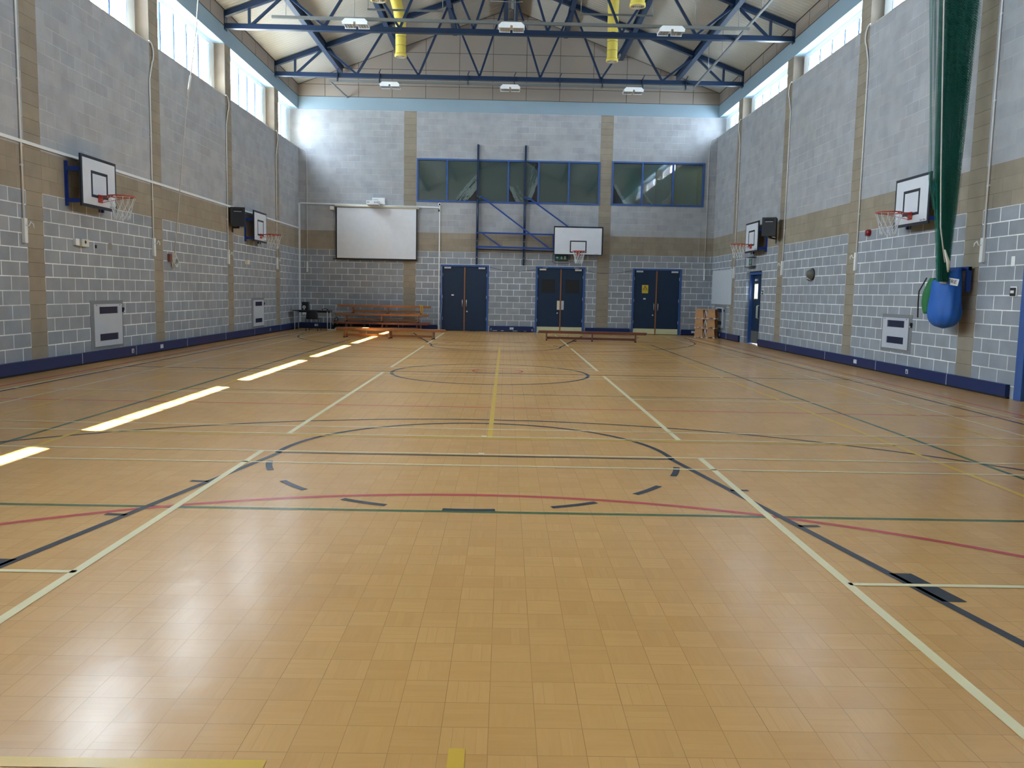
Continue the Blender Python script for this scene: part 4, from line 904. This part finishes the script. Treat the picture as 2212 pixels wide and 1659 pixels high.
# ------------------------------------------------------------------ heater panels
def heater(loc, rz, wd_, z0, z1, label, border):
    r = thing('wall_heater', label, 'heater', loc, rz, 'flush wall heater panels')
    if border:
        MB().m(render_w).box(-wd_ / 2 - border, wd_ / 2 + border, -0.006, 0, z0 - 0.06, z1 + 0.07).build('surround', None, r, label='grey rendered surround')
    body = MB(); hs = [(-wd_ * 0.32, wd_ * 0.34, z1 - 0.18, z1 - 0.05), (-wd_ * 0.32, wd_ * 0.34, z0 + 0.10, z0 + 0.23)]
    wall_cells(body, 'x', -0.03, -0.006, [-wd_ / 2, wd_ / 2], [z0, z1], hs, lambda u, z: alu); body.build('front_panel', None, r)
    for h in hs:
        mb = MB().m(dark_grille); mb.box(h[0], h[1], -0.012, -0.006, h[2], h[3])
        k_ = h[2] + 0.015
        while k_ < h[3]: mb.box(h[0], h[1], -0.018, -0.012, k_ - 0.003, k_ + 0.003); k_ += 0.02
        mb.build('grille', None, r, label='dark slotted grille')
    mb = MB().m(black); mb.cyl((-wd_ * 0.42, -0.03, z1 - 0.02), (-wd_ * 0.42, -0.034, z1 - 0.02), 0.01, 8); mb.cyl((wd_ * 0.42, -0.03, z1 - 0.02), (wd_ * 0.42, -0.034, z1 - 0.02), 0.01, 8); mb.build('screw', None, r)
    mb = MB().m(black); mb.cbox((wd_ / 2 + 0.07, -0.02, z1 - 0.12), (0.04, 0.03, 0.09)); mb.m(white_paint); mb.cbox((wd_ / 2 + 0.07, -0.037, z1 - 0.15), (0.025, 0.01, 0.025)); mb.build('key_switch', None, r)
heater((-W, 15.06, 0), RL, 1.05, 0.285, 1.07, 'flush pale heater with two dark grilles below the nearer hoop', 0.09)
heater((-W, 24.2, 0), RL, 1.02, 0.28, 1.065, 'flush pale heater with two dark grilles below the hoop past the speaker', 0.09)
heater((W, 15.16, 0), RR, 1.0, 0.505, 1.10, 'flush pale heater with two dark grilles beside the blue net bag', 0.08)
heater((W, 27.75, 0), RR, 0.98, 0.36, 1.08, 'flush heater half hidden behind the stacked stools', 0.25)

# ------------------------------------------------------------------ small wall items
def wallbox(name, cat, loc, rz, size, m_, label, bev=0.004):
    o = MB().m(m_).cbox((0, -size[1] / 2, 0), size).build(name, bevel=bev); o.location = loc; o.rotation_euler = (0, 0, rz); return tag(o, label, cat)
r = thing('junction_box', 'pair of cream boxes, one with a broken sounder hole, below the nearer hoop', 'junction box', (-W, 14.18, 2.17), RL)
MB().m(white_paint).box(-0.22, -0.10, -0.05, 0, -0.06, 0.06).build('switch_box', None, r, bevel=0.004); MB().m(off_white).box(-0.09, 0.14, -0.09, 0, -0.07, 0.06).build('sounder_box', None, r, bevel=0.004)
MB().m(black).cyl((0.02, -0.09, 0.01), (0.02, -0.093, 0.01), 0.03, 14).build('sounder_hole', None, r)
wallbox('junction_box', 'junction box', (-W, 23.15, 2.17), RL, (0.20, 0.08, 0.12), off_white, 'small cream box below the hoop past the speaker')
o = MB().m(black).cyl((0, 0.002, 0), (0, -0.004, 0), 0.035, 12).build('wall_hole'); o.location = (-W, 14.72, 2.13); o.rotation_euler = (0, 0, RL); tag(o, 'round dark hole in a block below the nearer hoop', 'hole')
wallbox('filler_patch', 'patch', (-W, 15.25, 2.16), RL, (0.13, 0.003, 0.13), mat('filler', (132, 130, 122), 0.9), 'tan square filler patch on a grey block below the nearer hoop', 0)
r = thing('alarm_sounder', 'red fire alarm sounder on the wall beside the netting-side hoop', 'alarm', (W, 16.55, 2.83), RR)
MB().m(red_p).lathe([(0.0, -0.075), (0.05, -0.07), (0.065, -0.05), (0.07, 0.0)], 20, 'y').build('sounder_dome', None, r); MB().m(red_p).box(-0.13, 0.03, -0.045, 0, -0.06, 0.06).build('beacon_base', None, r, bevel=0.015)
r = thing('bulkhead_lamp', 'small brown bulkhead lamp on the wall between the side doors and the net', 'lamp', (W, 19.5, 2.04), RR)
MB().m(mat('bulk_brown', (96, 96, 90), 0.5)).lathe([(0.0, -0.16), (0.08, -0.14), (0.12, -0.07), (0.13, 0)], 18, 'y').build('lamp_dome', None, r); MB().m(black).tube([(0, -0.14, -0.13), (0, -0.1, -0.15), (0, -0.02, -0.17)], 0.01, 6).build('guard_stay', None, r)
mb = MB().m(black); mb.tube([(0.14 * math.cos(a), -0.02, 0.14 * math.sin(a)) for a in [2 * PI * i / 20 for i in range(20)]], 0.012, 6, closed=True); mb.build('guard_ring', None, r)
r = thing('whiteboard', 'large white notice board beside the recessed side doors', 'board', (W, 27.62, 1.775), RR)
MB().m(alu).box(-1.24, 1.24, -0.03, 0, -0.60, 0.60).build('board_frame', None, r, bevel=0.004); MB().m(mat('whiteboard', (196, 206, 216), 0.22)).box(-1.21, 1.21, -0.034, -0.03, -0.57, 0.57).build('board_surface', None, r)
def keypad(loc, rz, label, txt):
    r = thing('key_pad', label, 'keypad', loc, rz)
    MB().m(white_paint).cbox((0, -0.01, 0), (0.15, 0.02, 0.15)).build('back_plate', None, r); MB().m(black).cbox((-0.005, -0.025, -0.005), (0.125, 0.02, 0.125)).build('face_plate', None, r, bevel=0.01)
    mb = MB().m(white_paint); mb.cbox((-0.005, -0.0365, -0.005), (0.08, 0.003, 0.04)); mb.build('button_strip', None, r)
keypad((W, 11.70, 1.60), RR, 'black key switch on a white plate beside the near blue door frame', None)
keypad((W, 23.18, 1.60), RR, 'small black key switch beside the recessed side doors', None)
wallbox('white_patch', 'patch', (W, 11.78, 2.05), RR, (0.09, 0.012, 0.15), white_paint, 'white rounded patch above the near key switch', 0.01)

def pa_speaker(loc, rz, label, plate):
    r = thing('loudspeaker', label, 'loudspeaker', loc, rz, 'black wall loudspeakers')
    # local: front towards -y
    mb = MB().m(black); mb.prism([(-0.19, -0.42), (0.19, -0.42), (0.17, 0.0), (-0.17, 0.0)], 'z', 0.0, 0.50); mb.build('cabinet', None, r, bevel=0.01)
    mb = MB().m(mat('speaker_grey', (34, 38, 44), 0.6)); mb.box(-0.185, 0.185, -0.44, -0.42, 0.0, 0.50); mb.m(rubber); mb.box(-0.12, 0.12, -0.445, -0.44, 0.37, 0.46); mb.build('front_grille', None, r, bevel=0.004)
    MB().m(alu).box(-0.10, 0.10, -0.449, -0.445, 0.375, 0.39).build('horn_lip', None, r)
    mb = MB().m(black); mb.box(-0.03, 0.03, -0.25, 0.0, -0.05, 0.0); mb.beam((0, -0.05, -0.03), plate, 0.05, 0.04); mb.beam((plate[0], plate[1], plate[2] + 0.13), (plate[0], plate[1], plate[2] - 0.13), 0.03, 0.05); mb.build('wall_arm', None, r)
pa_speaker((-7.42, 22.10, 3.10), 0.28, 'black loudspeaker on the screen-side wall next to the farther hoop', (-0.15, -0.10, -0.03))
pa_speaker((7.36, 22.15, 3.13), -0.45, 'black loudspeaker on the net-side wall next to the farther hoop', (0.16, -0.05, -0.06))

# rope coil
r = thing('climbing_rope', 'long white rope slanting down the wall to a cleat', 'rope', (-W, 18.0, 2.05))
MB().m(rope_m).tube([(0.96, -0.05, 6.9), (0.75, -0.1, 5.6), (0.70, -0.1, 5.05)], 0.012, 6).build('rope_line', None, r)
MB().m(rope_m).tube([(0.72, -0.1, 5.15), (0.42, -0.07, 3.1), (0.09, -0.02, 0.12)], [0.014, 0.011, 0.011], 6).build('rope_line', None, r)
MB().m(rope_m).tube([(0.55, -0.08, 4.0), (0.48, -0.08, 3.55)], [0.028, 0.02], 8).build('rope_knot', None, r)
mb = MB().m(wood_r); mb.box(0, 0.06, -0.20, -0.08, -0.07, 0.10); mb.build('cleat', None, r)
mb = MB().m(rope_m)
for k_ in range(5):
    cx2, rr = 0.03 + 0.012 * k_, 0.14 - 0.01 * k_; ph = 0.3 * k_
    mb.tube([(cx2, 0.09 + rr * math.cos(a) + 0.01 * math.sin(3 * a + ph), 0.0 + rr * math.sin(a) - 0.02 * k_) for a in [2 * PI * i / 22 for i in range(22)]], 0.011, 6, closed=True)
mb.tube([(0.04, -0.02, -0.05), (0.05, -0.05, -0.22), (0.05, 0.0, -0.27), (0.05, 0.03, -0.2), (0.05, 0.0, -0.1)], 0.011, 6)
mb.build('rope_coil', None, r)

# ------------------------------------------------------------------ balance benches
def bench(loc, rz, m_, length, label, legs=(-1.4, 0, 1.32), hook=True):
    r = thing('balance_bench', label, 'bench', loc, rz, 'long wooden balance benches'); h = 0.30; L2 = length / 2
    mb = MB().m(m_); mb.box(-L2, L2, -0.12, 0.12, h - 0.035, h); mb.box(-L2 + 0.02, L2 - 0.02, -0.12, -0.095, h - 0.075, h - 0.035); mb.box(-L2 + 0.02, L2 - 0.02, 0.095, 0.12, h - 0.075, h - 0.035); mb.build('seat_plank', None, r, bevel=0.006)
    for x in legs:
        mb = MB().m(m_); mb.prism([(-0.085, h - 0.035), (0.085, h - 0.035), (0.14, 0.03), (-0.14, 0.03)], 'x', x - 0.02, x + 0.02); mb.m(rubber); mb.box(x - 0.022, x + 0.022, -0.145, -0.09, 0, 0.03); mb.box(x - 0.022, x + 0.022, 0.09, 0.145, 0, 0.03); mb.build('leg', None, r)
    mb = MB().m(m_); mb.box(legs[0], legs[-1], -0.022, 0.022, 0.045, 0.115); mb.build('lower_rail', None, r)
    mb = MB().m(alu)
    for i, x in enumerate((legs[0] + 0.66, legs[-1] - 0.66)): mb.cyl((x, 0, 0.11), (x, 0, h - 0.035), 0.008, 6)
    mb.build('tie_rod', None, r)
    if hook: mb = MB().m(alu); mb.tube([(-L2, 0.03, h - 0.03), (-L2 - 0.05, 0.03, h - 0.03), (-L2 - 0.03, 0.03, h - 0.12)], 0.012, 6); mb.tube([(-L2, -0.03, h - 0.03), (-L2 - 0.05, -0.03, h - 0.03), (-L2 - 0.03, -0.03, h - 0.12)], 0.012, 6); mb.build('wall_hook', None, r)
    return r
bench((-3.45, 23.73, 0), math.atan2(-0.37, 2.8), wood_b, 3.35, 'brown balance bench standing by itself in front of the stack')
bench((2.68, 24.13, 0), math.atan2(-0.22, 2.65), wood_r, 3.30, 'dark red balance bench by itself in front of the double doors')
bench((-4.42, 28.12, 0), -0.01, wood_r, 3.36, 'brown balance bench on the floor at the front of the stack', (-1.24, 0.05, 1.28))
bench((-4.38, 28.62, 0), 0.0, wood_b, 3.36, 'brown balance bench on the floor against the end wall', (-1.2, 0.08, 1.32))
bench((-4.43, 28.36, 0.30), 0.0, wood_b, 3.36, 'brown balance bench lying on the two floor benches', (-1.28, 0.0, 1.3))
bench((-4.36, 28.50, 0.60), 0.0, wood_b, 3.36, 'brown balance bench topmost of the stack', (-1.14, 0.12, 1.32))
r = thing('strap', 'yellow webbing strap draped over the topmost bench', 'strap', (-3.05, 28.38, 0.60))
MB().m(mat('strap_yellow', (214, 168, 50), 0.7)).tube([(-0.06, 0.1, 0.315), (-0.03, -0.05, 0.33), (0.02, -0.022, 0.32), (0.02, -0.03, 0.15), (0.03, -0.03, 0.04), (0.07, -0.03, 0.02), (0.09, -0.03, 0.12), (0.07, -0.03, 0.31), (0.03, 0.05, 0.325)], 0.018, 6).build('webbing', None, r)

# ------------------------------------------------------------------ stacked stools
def stool(loc, rz, label):
    r = thing('gym_stool', label, 'stool', loc, rz, 'stacked wooden gym stools')
    h = 0.335
    MB().m(wood_l).box(-0.36, 0.36, -0.20, 0.20, h - 0.03, h).build('seat_plank', None, r, bevel=0.004)
    for yy_ in (-0.17, 0.17):
        for x in (-0.21, 0.21):
            mb = MB().m(wood_l); mb.prism([(x - 0.125, h - 0.03), (x + 0.125, h - 0.03), (x + 0.16, 0.02), (x + 0.07, 0.02), (x + 0.05, 0.045), (x - 0.05, 0.045), (x - 0.07, 0.02), (x - 0.16, 0.02)], 'y', yy_ - 0.012, yy_ + 0.012); mb.m(white_paint); mb.box(x - 0.16, x - 0.09, yy_ - 0.014, yy_ + 0.014, 0, 0.02); mb.box(x + 0.09, x + 0.16, yy_ - 0.014, yy_ + 0.014, 0, 0.02); mb.build('leg_board', None, r)
    mb = MB().m(white_paint)
    for s in (-1, 1): mb.beam((s * 0.05, -0.12, 0.02), (s * 0.008, -0.12, h - 0.04), 0.02, 0.02)
    mb.build('brace', None, r, label='white inverted V brace')
stool((7.08, 27.65, 0), -0.55, 'wooden gym stool on the floor, bottom of its stack')
stool((7.08, 27.65, 0.335), -0.55, 'wooden gym stool in the middle of its stack')
stool((7.08, 27.65, 0.67), -0.55, 'wooden gym stool topmost of its stack')

# ------------------------------------------------------------------ corner desk, chair, speaker, bag
r = thing('desk', 'small desk with a black top and silver legs in the corner', 'table', (-6.79, 27.86, 0))
MB().m(black).box(-0.63, 0.63, -0.30, 0.30, 0.66, 0.69).build('desk_top', None, r, bevel=0.004)
for x, y in ((-0.57, -0.26), (0.57, -0.26), (-0.57, 0.26), (0.57, 0.26)): MB().m(alu).cyl((x, y, 0), (x, y, 0.66), 0.016, 10).build('leg', None, r)
MB().m(black).box(-0.6, 0.6, 0.27, 0.29, 0.60, 0.66).build('rail', None, r)
r = thing('monitor_speaker', 'black studio speaker with a white cone ring on the desk', 'speaker', (-7.05, 27.9, 0.69))
MB().m(black).box(-0.11, 0.11, -0.11, 0.11, 0, 0.285).build('cabinet', None, r, bevel=0.006)
mb = MB().m(white_paint); mb.lathe([(0.026, -0.112), (0.04, -0.118), (0.056, -0.112)], 24, 'y', (-0.025, 0, 0.105)); mb.build('cone_ring', None, r)
MB().m(white_paint).cyl((-0.025, -0.11, 0.02), (-0.025, -0.114, 0.02), 0.017, 10).build('power_button', None, r)
r = thing('cable_bundle', 'tangle of black audio cables hanging under the desk', 'cable', (-7.0, 28.1, 0))
mb = MB().m(black)
for pts in ([(0.0, 0.1, 0.69), (-0.02, 0.12, 0.4), (0.15, 0.05, 0.1), (0.3, -0.05, 0.01)], [(0.05, 0.1, 0.66), (0.08, 0.12, 0.45), (0.25, 0.1, 0.2), (0.35, 0.1, 0.01)], [(-0.2, 0.15, 0.55), (-0.05, 0.1, 0.42), (0.1, 0.12, 0.5), (0.18, 0.1, 0.66)]): mb.tube(pts, 0.006, 5)
mb.build('cable', None, r)
MB().m(white_paint).box(-0.35, -0.22, 0.55, 0.62, 0.50, 0.62).build('plug_adapter', None, r)
r = thing('headphones', 'black headphones lying on the desk', 'headphones', (-6.33, 27.75, 0.69))
MB().m(black).tube([(0.09 * math.cos(a), 0, 0.02 + 0.05 * math.sin(a)) for a in [PI * i / 10 for i in range(11)]], 0.012, 6).build('headband', None, r)
for s in (-1, 1): MB().m(black).cyl((s * 0.09 - 0.015, 0, 0.03), (s * 0.09 + 0.015, 0, 0.03), 0.03, 12).build('ear_cup', None, r)
r = thing('chair', 'black plastic chair pulled up to the corner desk', 'chair', (-6.62, 27.25, 0), PI)
bk = mat('chair_black', (22, 28, 38), 0.5)
# back faces -y (seen from the court); seat towards the desk
vs = []; nu, nv = 8, 6
for j in range(nv + 1):
    for i in range(nu + 1):
        u = i / nu * 2 - 1; t = j / nv; x = u * (0.185 + 0.025 * (1 - t)); vs.append((x, -0.22 + 0.04 * (1 - u * u) * 0 - 0.05 * t + 0.04 * u * u, 0.42 + 0.30 * t - (0.02 * (1 - u * u) if j == 0 else 0)))
fs = [(j * (nu + 1) + i, j * (nu + 1) + i + 1, (j + 1) * (nu + 1) + i + 1, (j + 1) * (nu + 1) + i) for j in range(nv) for i in range(nu)]
r.rotation_euler = (0, 0, 0)
b = MB().m(bk).add(vs, fs, True).build('backrest', None, r); md = b.modifiers.new('s', 'SOLIDIFY'); md.thickness = 0.012
MB().m(bk).box(-0.20, 0.20, -0.16, 0.22, 0.40, 0.425).build('seat', None, r, bevel=0.01)
for s in (-1, 1):
    MB().m(black).tube([(s * 0.20, -0.22, 0.0), (s * 0.215, -0.18, 0.38), (s * 0.19, -0.23, 0.46)], 0.011, 6).build('leg', None, r)
    MB().m(black).tube([(s * 0.21, 0.22, 0.0), (s * 0.20, 0.18, 0.40)], 0.011, 6).build('leg', None, r)
r = thing('tote_bag', 'dark green tote bag on the floor between the desk and bench stack', 'bag', (-6.17, 28.86, 0))
mb = MB().m(dk_green); mb.prism([(-0.12, 0.0), (0.12, 0.0), (0.09, 0.30), (-0.09, 0.30)], 'y', -0.06, 0.06); mb.build('bag_body', None, r, bevel=0.01)
for yy_ in (-0.05, 0.05): MB().m(black).tube([(-0.06, yy_, 0.29), (-0.04, yy_, 0.40), (0, yy_, 0.43), (0.04, yy_, 0.40), (0.06, yy_, 0.29)], 0.008, 6).build('handle', None, r)
tag(MB().m(white_paint).box(-6.30, -6.05, 28.02, 28.12, 0, 0.02).build('floor_strip'), 'white cable cover on the floor beside the green tote bag', 'cable cover')

# ------------------------------------------------------------------ cricket netting and its bag
r = thing('cricket_net', 'gathered dark green cricket netting hanging down into the blue bag', 'net', (7.0, 12.75, 0))
def gather(n_f, x_a, x_b, amp, seed, zlo, zhi, mat_, name, pinch, label=None):
    rnd = random.Random(seed); K = n_f * 2; xs = [i / K for i in range(K + 1)]; am = [rnd.uniform(0.4, 1.0) * amp * (1 if i % 2 else -1) for i in range(K + 1)]; jit = [rnd.uniform(-0.35, 0.35) / K for _ in range(K + 1)]
    H = 36; vs = []; uvs = []
    for h in range(H + 1):
        t = h / H; z = zlo + (zhi - zlo) * t; ww = pinch + (1 - pinch) * min(1, t) ** 0.9; xa, xb = x_a(z), x_b(z); acc = 0; prev = None
        for i in range(K + 1):
            x = xa + (xb - xa) * (xs[i] + jit[i] * math.sin(z * 1.3 + i)); y = am[i] * (0.35 + 0.65 * t) + 0.02 * math.sin(z * 2 + i * 1.7)
            if prev: acc += 0.06 + 0.0 * (x - prev[0])
            prev = (x, y); vs.append((x, y, z)); uvs.append((i * 0.30 / (1 if n_f < 12 else 2.2), z))
    fs = [(h * (K + 1) + i, h * (K + 1) + i + 1, (h + 1) * (K + 1) + i + 1, (h + 1) * (K + 1) + i) for h in range(H) for i in range(K)]
    me = bpy.data.meshes.new(name); me.from_pydata(vs, [], fs); ul = me.uv_layers.new(name='UVMap')
    for lp in me.loops: ul.data[lp.index].uv = uvs[lp.vertex_index]
    me.materials.append(mat_); o = bpy.data.objects.new(name, me); col.objects.link(o); o.parent = r
    for p in me.polygons: p.use_smooth = True
    if label: o['label'] = label
def lerp(tab):
    def f_(z):
        for (z0, v0), (z1, v1) in zip(tab, tab[1:]):
            if z <= z1: return v0 + (v1 - v0) * max(0, (z - z0)) / (z1 - z0)
        return tab[-1][1]
    return f_
# local x relative to 7.0
gather(22, lerp([(1.7, -0.03), (2.4, -0.08), (3.3, -0.17), (6.2, -0.27), (9.0, -0.3)]), lerp([(1.7, 0.14), (2.4, 0.16), (3.3, 0.21), (4.6, 0.24), (6.2, 0.30), (9.0, 0.38)]), 0.16, 3, 1.75, 8.7, net_g, 'gathered_netting', 0.6)
gather(16, lerp([(1.7, 0.0), (3.3, -0.12), (6.2, -0.20), (9.0, -0.22)]), lerp([(1.7, 0.13), (3.3, 0.17), (6.2, 0.22), (9.0, 0.30)]), 0.10, 5, 1.75, 8.7, net_g, 'gathered_netting', 0.6)
gather(5, lerp([(2.9, -0.16), (3.4, -0.28), (4.5, -0.36), (6.2, -0.46), (9.0, -0.5)]), lerp([(2.9, -0.10), (4.5, -0.18), (6.2, -0.24), (9.0, -0.28)]), 0.10, 9, 2.9, 8.7, net_g, 'loose_netting', 0.6, 'thin see-through edge of the netting')
MB().m(rope_m).tube([(-0.40, -0.2, 8.7), (-0.34, -0.2, 6.0), (-0.20, -0.2, 3.5), (-0.14, -0.2, 2.6), (-0.03, -0.2, 2.05)], 0.012, 6).build('draw_rope', None, r)
mb = MB().m(off_white).tube([(-0.06, -0.22, 2.25), (0.0, -0.24, 2.05), (0.03, -0.2, 1.9)], [0.012, 0.03, 0.012], 8); mb.build('rope_whipping', None, r)
# ceiling track carrying the net
tag(MB().m(grey_steel).beam((6.4, 12.75, 8.66), (W, 12.75, 8.66), 0.08, 0.06).build('net_track'), 'grey ceiling track from which the netting hangs', 'track')
r = thing('net_bag', 'blue canvas storage bag hung on the wall under the netting', 'bag', (7.26, 12.99, 0))
nA, nH = 40, 26; vs = []
for h in range(nH + 1):
    t = h / nH; z = 0.985 + 0.92 * t
    s_ = math.sqrt(max(0.0, 1 - (1 - min(1, t / 0.28)) ** 2)); s_ = max(s_, 0.02)
    for a in range(nA):
        an = 2 * PI * a / nA; taper = 1 - 0.16 * t
        fold = 1 + 0.05 * math.sin(an * 7 + t * 5) * min(1, t * 2) + 0.03 * math.sin(an * 11 - t * 7)
        rx, ry = 0.22 * s_ * taper * fold, 0.355 * s_ * (1 - 0.20 * t) * fold
        x, y = rx * math.cos(an), ry * math.sin(an)
        zz = z + t * t * (-0.10 * (y / 0.35) + 0.10 * (x / 0.22) - 0.03)
        vs.append((x, y, zz))
fs = [(h * nA + a, h * nA + (a + 1) % nA, (h + 1) * nA + (a + 1) % nA, (h + 1) * nA + a) for h in range(nH) for a in range(nA)] + [tuple(range(nA))[::-1]]
o = MB().m(blue_c).add(vs, fs, True).build('bag_body', None, r); md = o.modifiers.new('s', 'SOLIDIFY'); md.thickness = 0.006
MB().m(mat('dark_blue_web', (20, 60, 130), 0.6)).box(0.20, 0.25, -0.27, 0.33, 1.94, 2.0).build('hanging_bar', None, r)
MB().m(MATS['dark_blue_web']).box(0.18, 0.25, -0.27, -0.23, 1.6, 2.0).build('side_strap', None, r)
# maker's label
lb = MB().m(white_paint); Mx = at(Matrix.Rotation(math.radians(-48), 4, 'Z') @ Matrix.Rotation(math.radians(10), 4, 'Y') @ FACE_NY, -0.10, -0.265, 1.76)
lb.add([Mx @ Vector(p) for p in ((-0.14, -0.055, 0), (0.14, -0.055, 0), (0.14, 0.055, 0), (-0.14, 0.055, 0))], [(0, 1, 2, 3)]); lb.build('maker_label', None, r, label='white label with dark lettering')
text('EVERE', 0.085, mat('label_ink', (60, 20, 50), 0.6), r, Mx @ Matrix.Translation((0, 0, 0.002)))
# green canvas spilling out
vs = []; nA, nH = 20, 14
for h in range(nH + 1):
    t = h / nH; z = 1.22 + 0.60 * t; s_ = math.sin(PI * min(0.97, 0.12 + t * 0.80)) ** 0.7
    for a in range(nA):
        an = 2 * PI * a / nA; f_ = 1 + 0.08 * math.sin(an * 5 + t * 6)
        vs.append((-0.10 + 0.10 * s_ * f_ * math.cos(an), 0.33 + (0.16 * s_ * f_) * math.sin(an) - 0.10 * t, z))
fs = [(h * nA + a, h * nA + (a + 1) % nA, (h + 1) * nA + (a + 1) % nA, (h + 1) * nA + a) for h in range(nH) for a in range(nA)] + [tuple(range(nA))[::-1], tuple(nH * nA + a for a in range(nA))]
r2 = thing('canvas_skirt', 'green canvas skirt of the net spilling over the bag edge', 'canvas', (7.26, 12.99, 0))
MB().m(green_c).add(vs, fs, True).build('canvas_fold', None, r2)
MB().m(green_c).tube([(-0.08, 0.18, 2.12), (-0.03, 0.10, 2.0), (0.0, 0.03, 1.88), (0.0, 0.0, 1.75)], [0.03, 0.06, 0.10, 0.12], 10).build('canvas_fold', None, r2)
MB().m(black).tube([(-0.20, 0.24, 1.82), (-0.22, 0.42, 1.6), (-0.20, 0.46, 1.4), (-0.20, 0.44, 1.15)], 0.012, 6).build('black_strap', None, r2)

# ------------------------------------------------------------------ trees outside the high windows
def tree(loc, h, rr, label, seed):
    rnd = random.Random(seed); r = thing('tree', label, 'tree', loc, 0, 'trees outside the windows')
    MB().m(wood_r).tube([(0, 0, 0), (0.1, 0, h * 0.5), (0, 0.1, h * 0.8)], [0.25, 0.18, 0.08], 8).build('trunk', None, r)
    mb = MB().m(leaf_m)
    for _ in range(1800):
        while True:
            p = Vector((rnd.uniform(-1, 1), rnd.uniform(-1, 1), rnd.uniform(-1, 1)))
            if 0.35 < p.length < 1: break
        c = Vector((p.x * rr, p.y * rr, h * 0.8 + p.z * rr * 0.8)); s_ = rnd.uniform(0.10, 0.2); a = Vector((rnd.uniform(-1, 1), rnd.uniform(-1, 1), rnd.uniform(-1, 1))).normalized(); b = a.orthogonal().normalized()
        mb.add([c - a * s_, c + b * s_ * 0.5, c + a * s_, c - b * s_ * 0.5], [(0, 1, 2, 3)])
    o = mb.build('foliage', None, r); o['kind'] = 'stuff'
tree((-13.2, 24.6, 0), 8.2, 2.0, 'green tree seen low through the second high window', 1); tree((-12.6, 18.8, 0), 10.6, 2.4, 'green tree seen through the high window nearest the top corner', 2)
